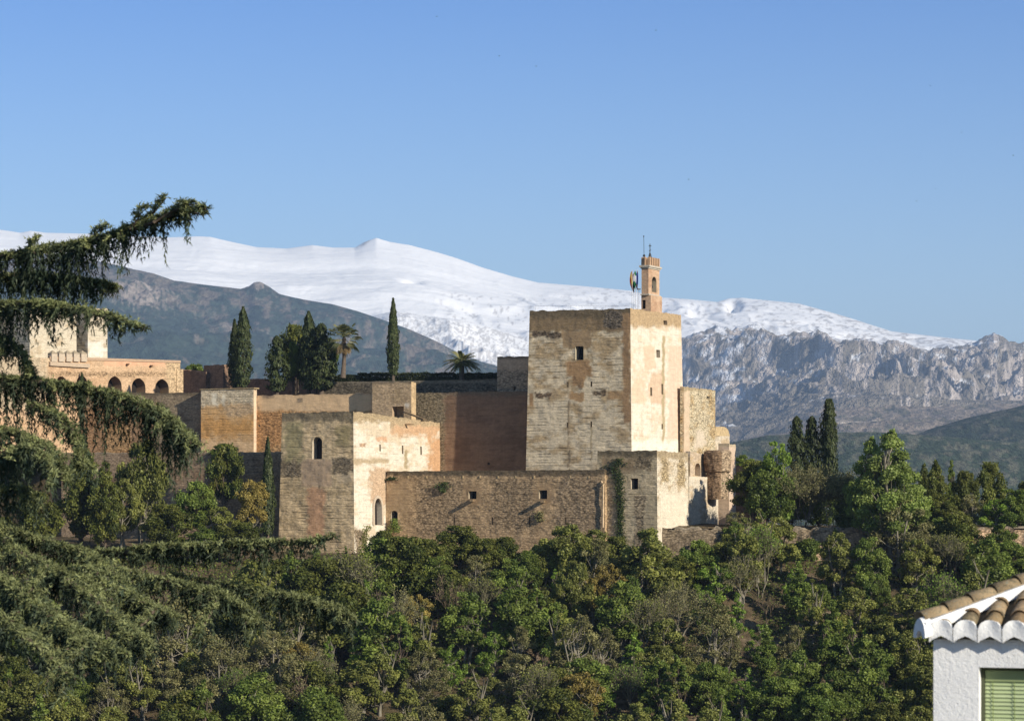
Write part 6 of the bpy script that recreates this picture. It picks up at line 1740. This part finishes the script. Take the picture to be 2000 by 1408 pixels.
mb.build('frame', M_FRAME, win)
mb = MB(); hbox(mb, ew0 + .04, ew1 - .04, gd - .035, gd + .01, zw1 - .15, zw1 - .036, (0.6, 0.62, 0.55)); mb.build('blind_box', M_BLIND, win)
mb = MB(); zz = zw1 - .155; k = 0
while zz > zw0:
    # tilted slats
    a, b = zz, zz - .036
    mb.add([hp(ew0 + .04, gd - .012, a), hp(ew1 - .04, gd - .012, a), hp(ew1 - .04, gd - .028, b), hp(ew0 + .04, gd - .028, b),
            hp(ew0 + .04, gd - .006, a), hp(ew1 - .04, gd - .006, a), hp(ew1 - .04, gd - .022, b), hp(ew0 + .04, gd - .022, b)],
           [(0, 3, 2, 1), (4, 5, 6, 7), (3, 7, 6, 2), (0, 1, 5, 4)], (1, 1, 1) if k % 2 else (0.93, 0.95, 0.9)); zz -= .041; k += 1
mb.build('slats', M_BLIND, win)
mb = MB()
for ee in (ew0 + .12, ew0 + .34, ew0 + .56, ew0 + .78, ew0 + 1.0):
    mb.tube([hp(ee, gd - .033, zw1 - .15), hp(ee + .01, gd - .035, zw0)], 0.0035, 4, (0.35, 0.4, 0.25))
mb.build('blind_cords', M_BLIND, win)
mb = MB(); hbox(mb, ew0, ew1, gd + .012, gd + .02, zw0, zw1); mb.build('dark_pane', M_DARK, win)
# roof
TP = 0.42; ZE = zh(1232); OV = 0.09
roof = mb = MB()
def rp(e, g, dz=0): return hp(e, g, ZE + (g + OV) * TP + dz)
mb.add([rp(-OV, -OV), rp(5 + OV, -OV), rp(2.5, 2.5), rp(-OV, -OV, -.04), rp(5 + OV, -OV, -.04)], [(0, 1, 2), (3, 4, 1, 0)], (0.7, 0.7, 0.7))
zr = ZE + (2.5 + OV) * TP
mb.add([hp(-OV, -OV, ZE), hp(-OV, 5 + OV, ZE), hp(2.5, 2.5, zr), hp(5 + OV, 5 + OV, ZE), hp(5 + OV, -OV, ZE)], [(0, 2, 1), (1, 2, 3), (3, 2, 4)], (0.9, 0.8, 0.7))
ro = mb.build('roof', M_TILE, house)
mb = MB(); mb.add([hp(-OV, -OV, ZE - .03), hp(5 + OV, -OV, ZE - .03), hp(5 + OV, 5 + OV, ZE - .03), hp(-OV, 5 + OV, ZE - .03)], [(0, 1, 2, 3)]); mb.build('soffit', M_PLASTER, ro)
def half_tile(mb, A, Bv, side, up, r0, r1, c, n=8, th=0.014):
    """half round tile from A to B"""
    vs = []
    for (P, rr_) in ((A, r0), (Bv, r1)):
        for off in (0, th):
            for k in range(n + 1):
                a = math.pi * k / n
                vs.append(P + side * (math.cos(a) * (rr_ - off)) + up * (math.sin(a) * (rr_ - off) * 0.95))
    m = n + 1; fs = []
    for k in range(n):
        fs.append((k, k + 1, 2 * m + k + 1, 2 * m + k)); fs.append((m + k + 1, m + k, 3 * m + k, 3 * m + k + 1))
        fs.append((k + 1, k, m + k, m + k + 1)); fs.append((2 * m + k, 2 * m + k + 1, 3 * m + k + 1, 3 * m + k))
    mb.add(vs, fs, c)
rt = random.Random(3)
sl_dir = (G + UP * TP).normalized(); nr_ = (UP - G * TP).normalized()
PIT = 0.25
for k in range(20):
    e = 0.10 + PIT * k
    mx = min(e + OV, 5 + OV - e) - 0.10
    g = -OV + 0.015; j = 0
    while g < -OV + mx:
        L = min(0.34, mx + OV - g - 0.0 if False else 0.34)
        A = rp(e + rt.uniform(-.006, .006), g, 0.022 - 0.0); Bp = rp(e, min(g + L, -OV + mx + 0.1), 0.0)
        m_ = MB(); cc = rt.uniform(0.75, 1.2); half_tile(m_, A, Bp, E, nr_, 0.098, 0.082, (cc * rt.uniform(.95, 1.1), cc, cc * rt.uniform(.85, 1)))
        if j < 12 and k < 9: m_.build('roof_tile', M_TILE, ro, True)
        else: m_.build('roof_tile', M_TILE, ro, True) if False else None
        g += 0.27; j += 1
# whitewashed mortar ends under each tile
for k in range(20):
    e = 0.10 + PIT * k; w2 = PIT * 0.5 - 0.004
    mo = MB(); n = 16; top = []; bot = []
    for i in range(n + 1):
        x = -w2 + 2 * w2 * i / n; a = abs(x) / w2
        tz = 0.122 * math.sqrt(max(0, 1 - (a / 1.02) ** 2.4)) + rt.uniform(-.004, .004)
        bz = -0.105 + 0.065 * (1 - a) ** 0.8 + rt.uniform(-.003, .003)
        top.append((x, max(tz, bz + 0.02))); bot.append((x, bz))
    vs = []
    for gg in (-OV - 0.035, -OV + 0.03):
        for (x, z_) in top: vs.append(hp(e + x, gg + (0.012 * math.cos(x * 30) if gg < -OV else 0), ZE + z_))
        for (x, z_) in bot: vs.append(hp(e + x, gg, ZE + z_))
    m_ = n + 1; fs = []
    for i in range(n):
        fs.append((m_ + i, m_ + i + 1, i + 1, i)); fs.append((2 * m_ + i, 2 * m_ + i + 1, 3 * m_ + i + 1, 3 * m_ + i))
        fs.append((i, i + 1, 2 * m_ + i + 1, 2 * m_ + i)); fs.append((m_ + i + 1, m_ + i, 3 * m_ + i, 3 * m_ + i + 1))
    mo.add(vs, fs)
    if k < 10: mo.build('mortar_end', M_PLASTER, ro)
# hip: white mortar band and ridge tiles
hd_ = (E + G); hl = hd_.length
hdir = (E + G + UP * TP).normalized(); hside = (E - G).normalized(); hup = hside.cross(hdir).normalized()
if hup.z < 0: hup = -hup
S0 = rp(-OV, -OV)
mb = MB()
vs = []
for t_ in np.linspace(0.0, 3.6, 24):
    c0 = S0 + hdir * t_ + hup * 0.0
    wq = 0.105 + 0.01 * math.sin(t_ * 9)
    vs += [c0 - hside * (-wq) + hup * 0.0, c0 + hside * 0.085 + hup * (0.10), c0 - hside * 0.085 + hup * 0.10, c0 - hside * wq + hup * 0.0]
fs = [(i * 4 + k, i * 4 + k + 1, (i + 1) * 4 + k + 1, (i + 1) * 4 + k) for i in range(23) for k in range(3)] + [(0, 1, 2, 3)]
mb.add(vs, fs); mb.build('hip_mortar', M_PLASTER, ro)
t_ = 0.03
while t_ < 3.4:
    m_ = MB(); cc = rt.uniform(0.85, 1.2)
    half_tile(m_, S0 + hdir * t_ + hup * 0.118 - hside * 0.045, S0 + hdir * (t_ + 0.40) + hup * 0.092 - hside * 0.045, hside, hup, 0.098, 0.082, (cc, cc, cc * 0.95)); m_.build('hip_tile', M_TILE, ro, True)
    t_ += 0.315
# whitewashed flared end of the hip
mb = MB(); n = 14; vs = []
for gg, sc_ in ((-0.05, 1.0), (0.05, 1.0)):
    for i in range(n + 1):
        a = math.pi * i / n; x = -math.cos(a) * 0.095; 
        vs.append(S0 + hdir * gg + hside * x * (1.15 - 0.3 * math.sin(a)) + UP * (0.20 * math.sin(a) ** 0.7 - 0.05))
    for i in range(n + 1):
        a = math.pi * i / n; x = -math.cos(a) * 0.06
        vs.append(S0 + hdir * gg + hside * x + UP * (0.075 * math.sin(a) - 0.055))
m_ = n + 1; fs = []
for i in range(n):
    fs.append((m_ + i, m_ + i + 1, i + 1, i)); fs.append((2 * m_ + i, 2 * m_ + i + 1, 3 * m_ + i + 1, 3 * m_ + i))
    fs.append((i, i + 1, 2 * m_ + i + 1, 2 * m_ + i)); fs.append((m_ + i + 1, m_ + i, 3 * m_ + i, 3 * m_ + i + 1))
mb.add(vs, fs); mb.build('hip_end', M_PLASTER, ro)

# ------------------------------------------------------------------ birds
M_BIRD = mat_simple('bird', (0.03, 0.03, 0.035), vcol=False)
BL = [(853, 33, 'tiny dark bird highest in the sky, left of the middle'), (975, 110, 'tiny dark bird high in the middle of the sky'), (1047, 130, 'tiny dark bird just right of the middle of the sky'),
      (1281, 60, 'tiny dark bird high above the bell turret'), (1513, 128, 'tiny dark bird high over the rocky mountains'), (1817, 168, 'tiny dark bird high at the right of the sky'),
      (1878, 259, 'tiny dark bird at the right, below the two highest on that side'), (1979, 304, 'tiny dark bird nearest the right edge of the sky'), (1345, 351, 'tiny dark bird right of the lightning rod, well above it'),
      (1827, 369, 'tiny dark bird lowest over the right end of the snow range'), (1790, 393, 'lowest tiny bird of all, over the snow slope at right')]
for i, (bx, by, lb) in enumerate(BL):
    rb = np.random.default_rng(i); D = 330 + 60 * rb.random()
    c_ = W(bx, by, D); yaw = rb.random() * 3; ca, sa = math.cos(yaw), math.sin(yaw)
    def R(x, y, z): return (c_.x + x * ca - y * sa, c_.y + x * sa + y * ca, c_.z + z)
    mb = MB(); mb.tube([R(-.1, 0, 0), R(-.04, 0, 0.005), R(.05, 0, 0.005), R(.09, 0, 0)], [0.008, 0.03, 0.028, 0.006], 6)
    for sgn in (-1, 1):
        mb.add([R(.05, sgn * .02, .0), R(-.03, sgn * .02, .0), R(-.03, sgn * .12, .05), R(-.09, sgn * .22, .03), R(.04, sgn * .12, .055)], [(0, 1, 2, 4), (4, 2, 3)])
    mb.add([R(-.08, 0, 0), R(-.15, .03, 0), R(-.13, 0, 0), R(-.15, -.03, 0)], [(0, 1, 2), (0, 2, 3)])
    tag(mb.build('bird', M_BIRD), lb, 'bird')
# ------------------------------------------------------------------ haze
mb = MB(); mb.box(-36000, 36000, -7000, 34000, -201.5, 1800)
mh = bpy.data.materials.new('haze_air'); mh.use_nodes = True
ht = mh.node_tree; ht.nodes.clear()
pvn = ht.nodes.new('ShaderNodeVolumePrincipled'); hout = ht.nodes.new('ShaderNodeOutputMaterial')
pvn.inputs['Color'].default_value = (0.50, 0.69, 1.0, 1)
pvn.inputs['Density'].default_value = 5.0e-5
pvn.inputs['Anisotropy'].default_value = 0.0
ht.links.new(pvn.outputs[0], hout.inputs['Volume'])
hz = mb.build('haze', mh)
tag(hz, kind='stuff', label='thin blue air haze over the far mountains')

# ------------------------------------------------------------------ labels of the wood: column under a landmark, counted down the slope
MARK = [(540, 'below the cedar branch tips'), (640, 'below the arched window of the left tower'), (725, 'below the corner of the left front tower'), (800, 'below the arched doorway of the long wall'),
        (880, 'below the small wall shrub'), (960, 'below the left window of the long wall'), (1040, 'between the two long wall windows'), (1110, 'below the right window of the long wall'),
        (1185, 'below the drainpipe'), (1260, 'below the ivy strip'), (1335, 'below the terrace block'), (1410, 'below the shaded tree by the ruins'), (1480, 'below the left end of the bare thicket'),
        (1560, 'below the blunt terrace cypress'), (1640, 'below the tallest terrace cypress'), (1715, 'below the poplar left half'), (1790, 'below the poplar right half'), (5000, 'beside the white house')]
LEFTM = [(90, 'under the left edge of the cedar'), (200, 'under the lowest cedar branches'), (310, 'under the middle of the cedar'), (420, 'under the outer cedar branches')]
ORD = ['topmost', 'second', 'third', 'fourth', 'fifth', 'sixth', 'seventh', 'eighth', 'ninth', 'tenth', 'eleventh', 'twelfth', 'thirteenth', 'fourteenth', 'fifteenth']
cols = {}
for rec in FOREST:
    mk = next(t for x, t in LEFTM + MARK if rec[1] < x)
    cols.setdefault((mk, rec[3]), []).append(rec)
for (mk, desc), L in cols.items():
    L.sort(key=lambda q: q[2])
    for i, (o, px, pyb, d_, ct_) in enumerate(L):
        if len(L) == 1: o['label'] = 'the only %s %s %s' % (desc, ct_, mk)
        elif i == len(L) - 1 and len(L) > 2: o['label'] = 'lowest %s %s %s' % (desc, ct_, mk)
        else: o['label'] = '%s %s %s %s' % (ORD[i] if i else 'highest', desc, ct_, mk)
        o['group'] = 'trees of the wood on the slope' if ct_ == 'tree' else 'bushes in the wood on the slope'
# empties to the base of their things
bpy.context.view_layer.update()
for o in list(COL.objects):
    if 'pxy' in o: del o['pxy']
    if o.type == 'EMPTY' and o.parent is None and o.location.length < 1e-6 and o.children:
        lo = np.array([1e9] * 3); hi = -lo
        for c in o.children_recursive:
            if c.type != 'MESH': continue
            a = np.empty(len(c.data.vertices) * 3, np.float32); c.data.vertices.foreach_get('co', a); a = a.reshape(-1, 3)
            lo = np.minimum(lo, a.min(0)); hi = np.maximum(hi, a.max(0))
        b = Vector(((lo[0] + hi[0]) / 2, (lo[1] + hi[1]) / 2, lo[2]))
        o.location = b
        for c in o.children: c.location = -b
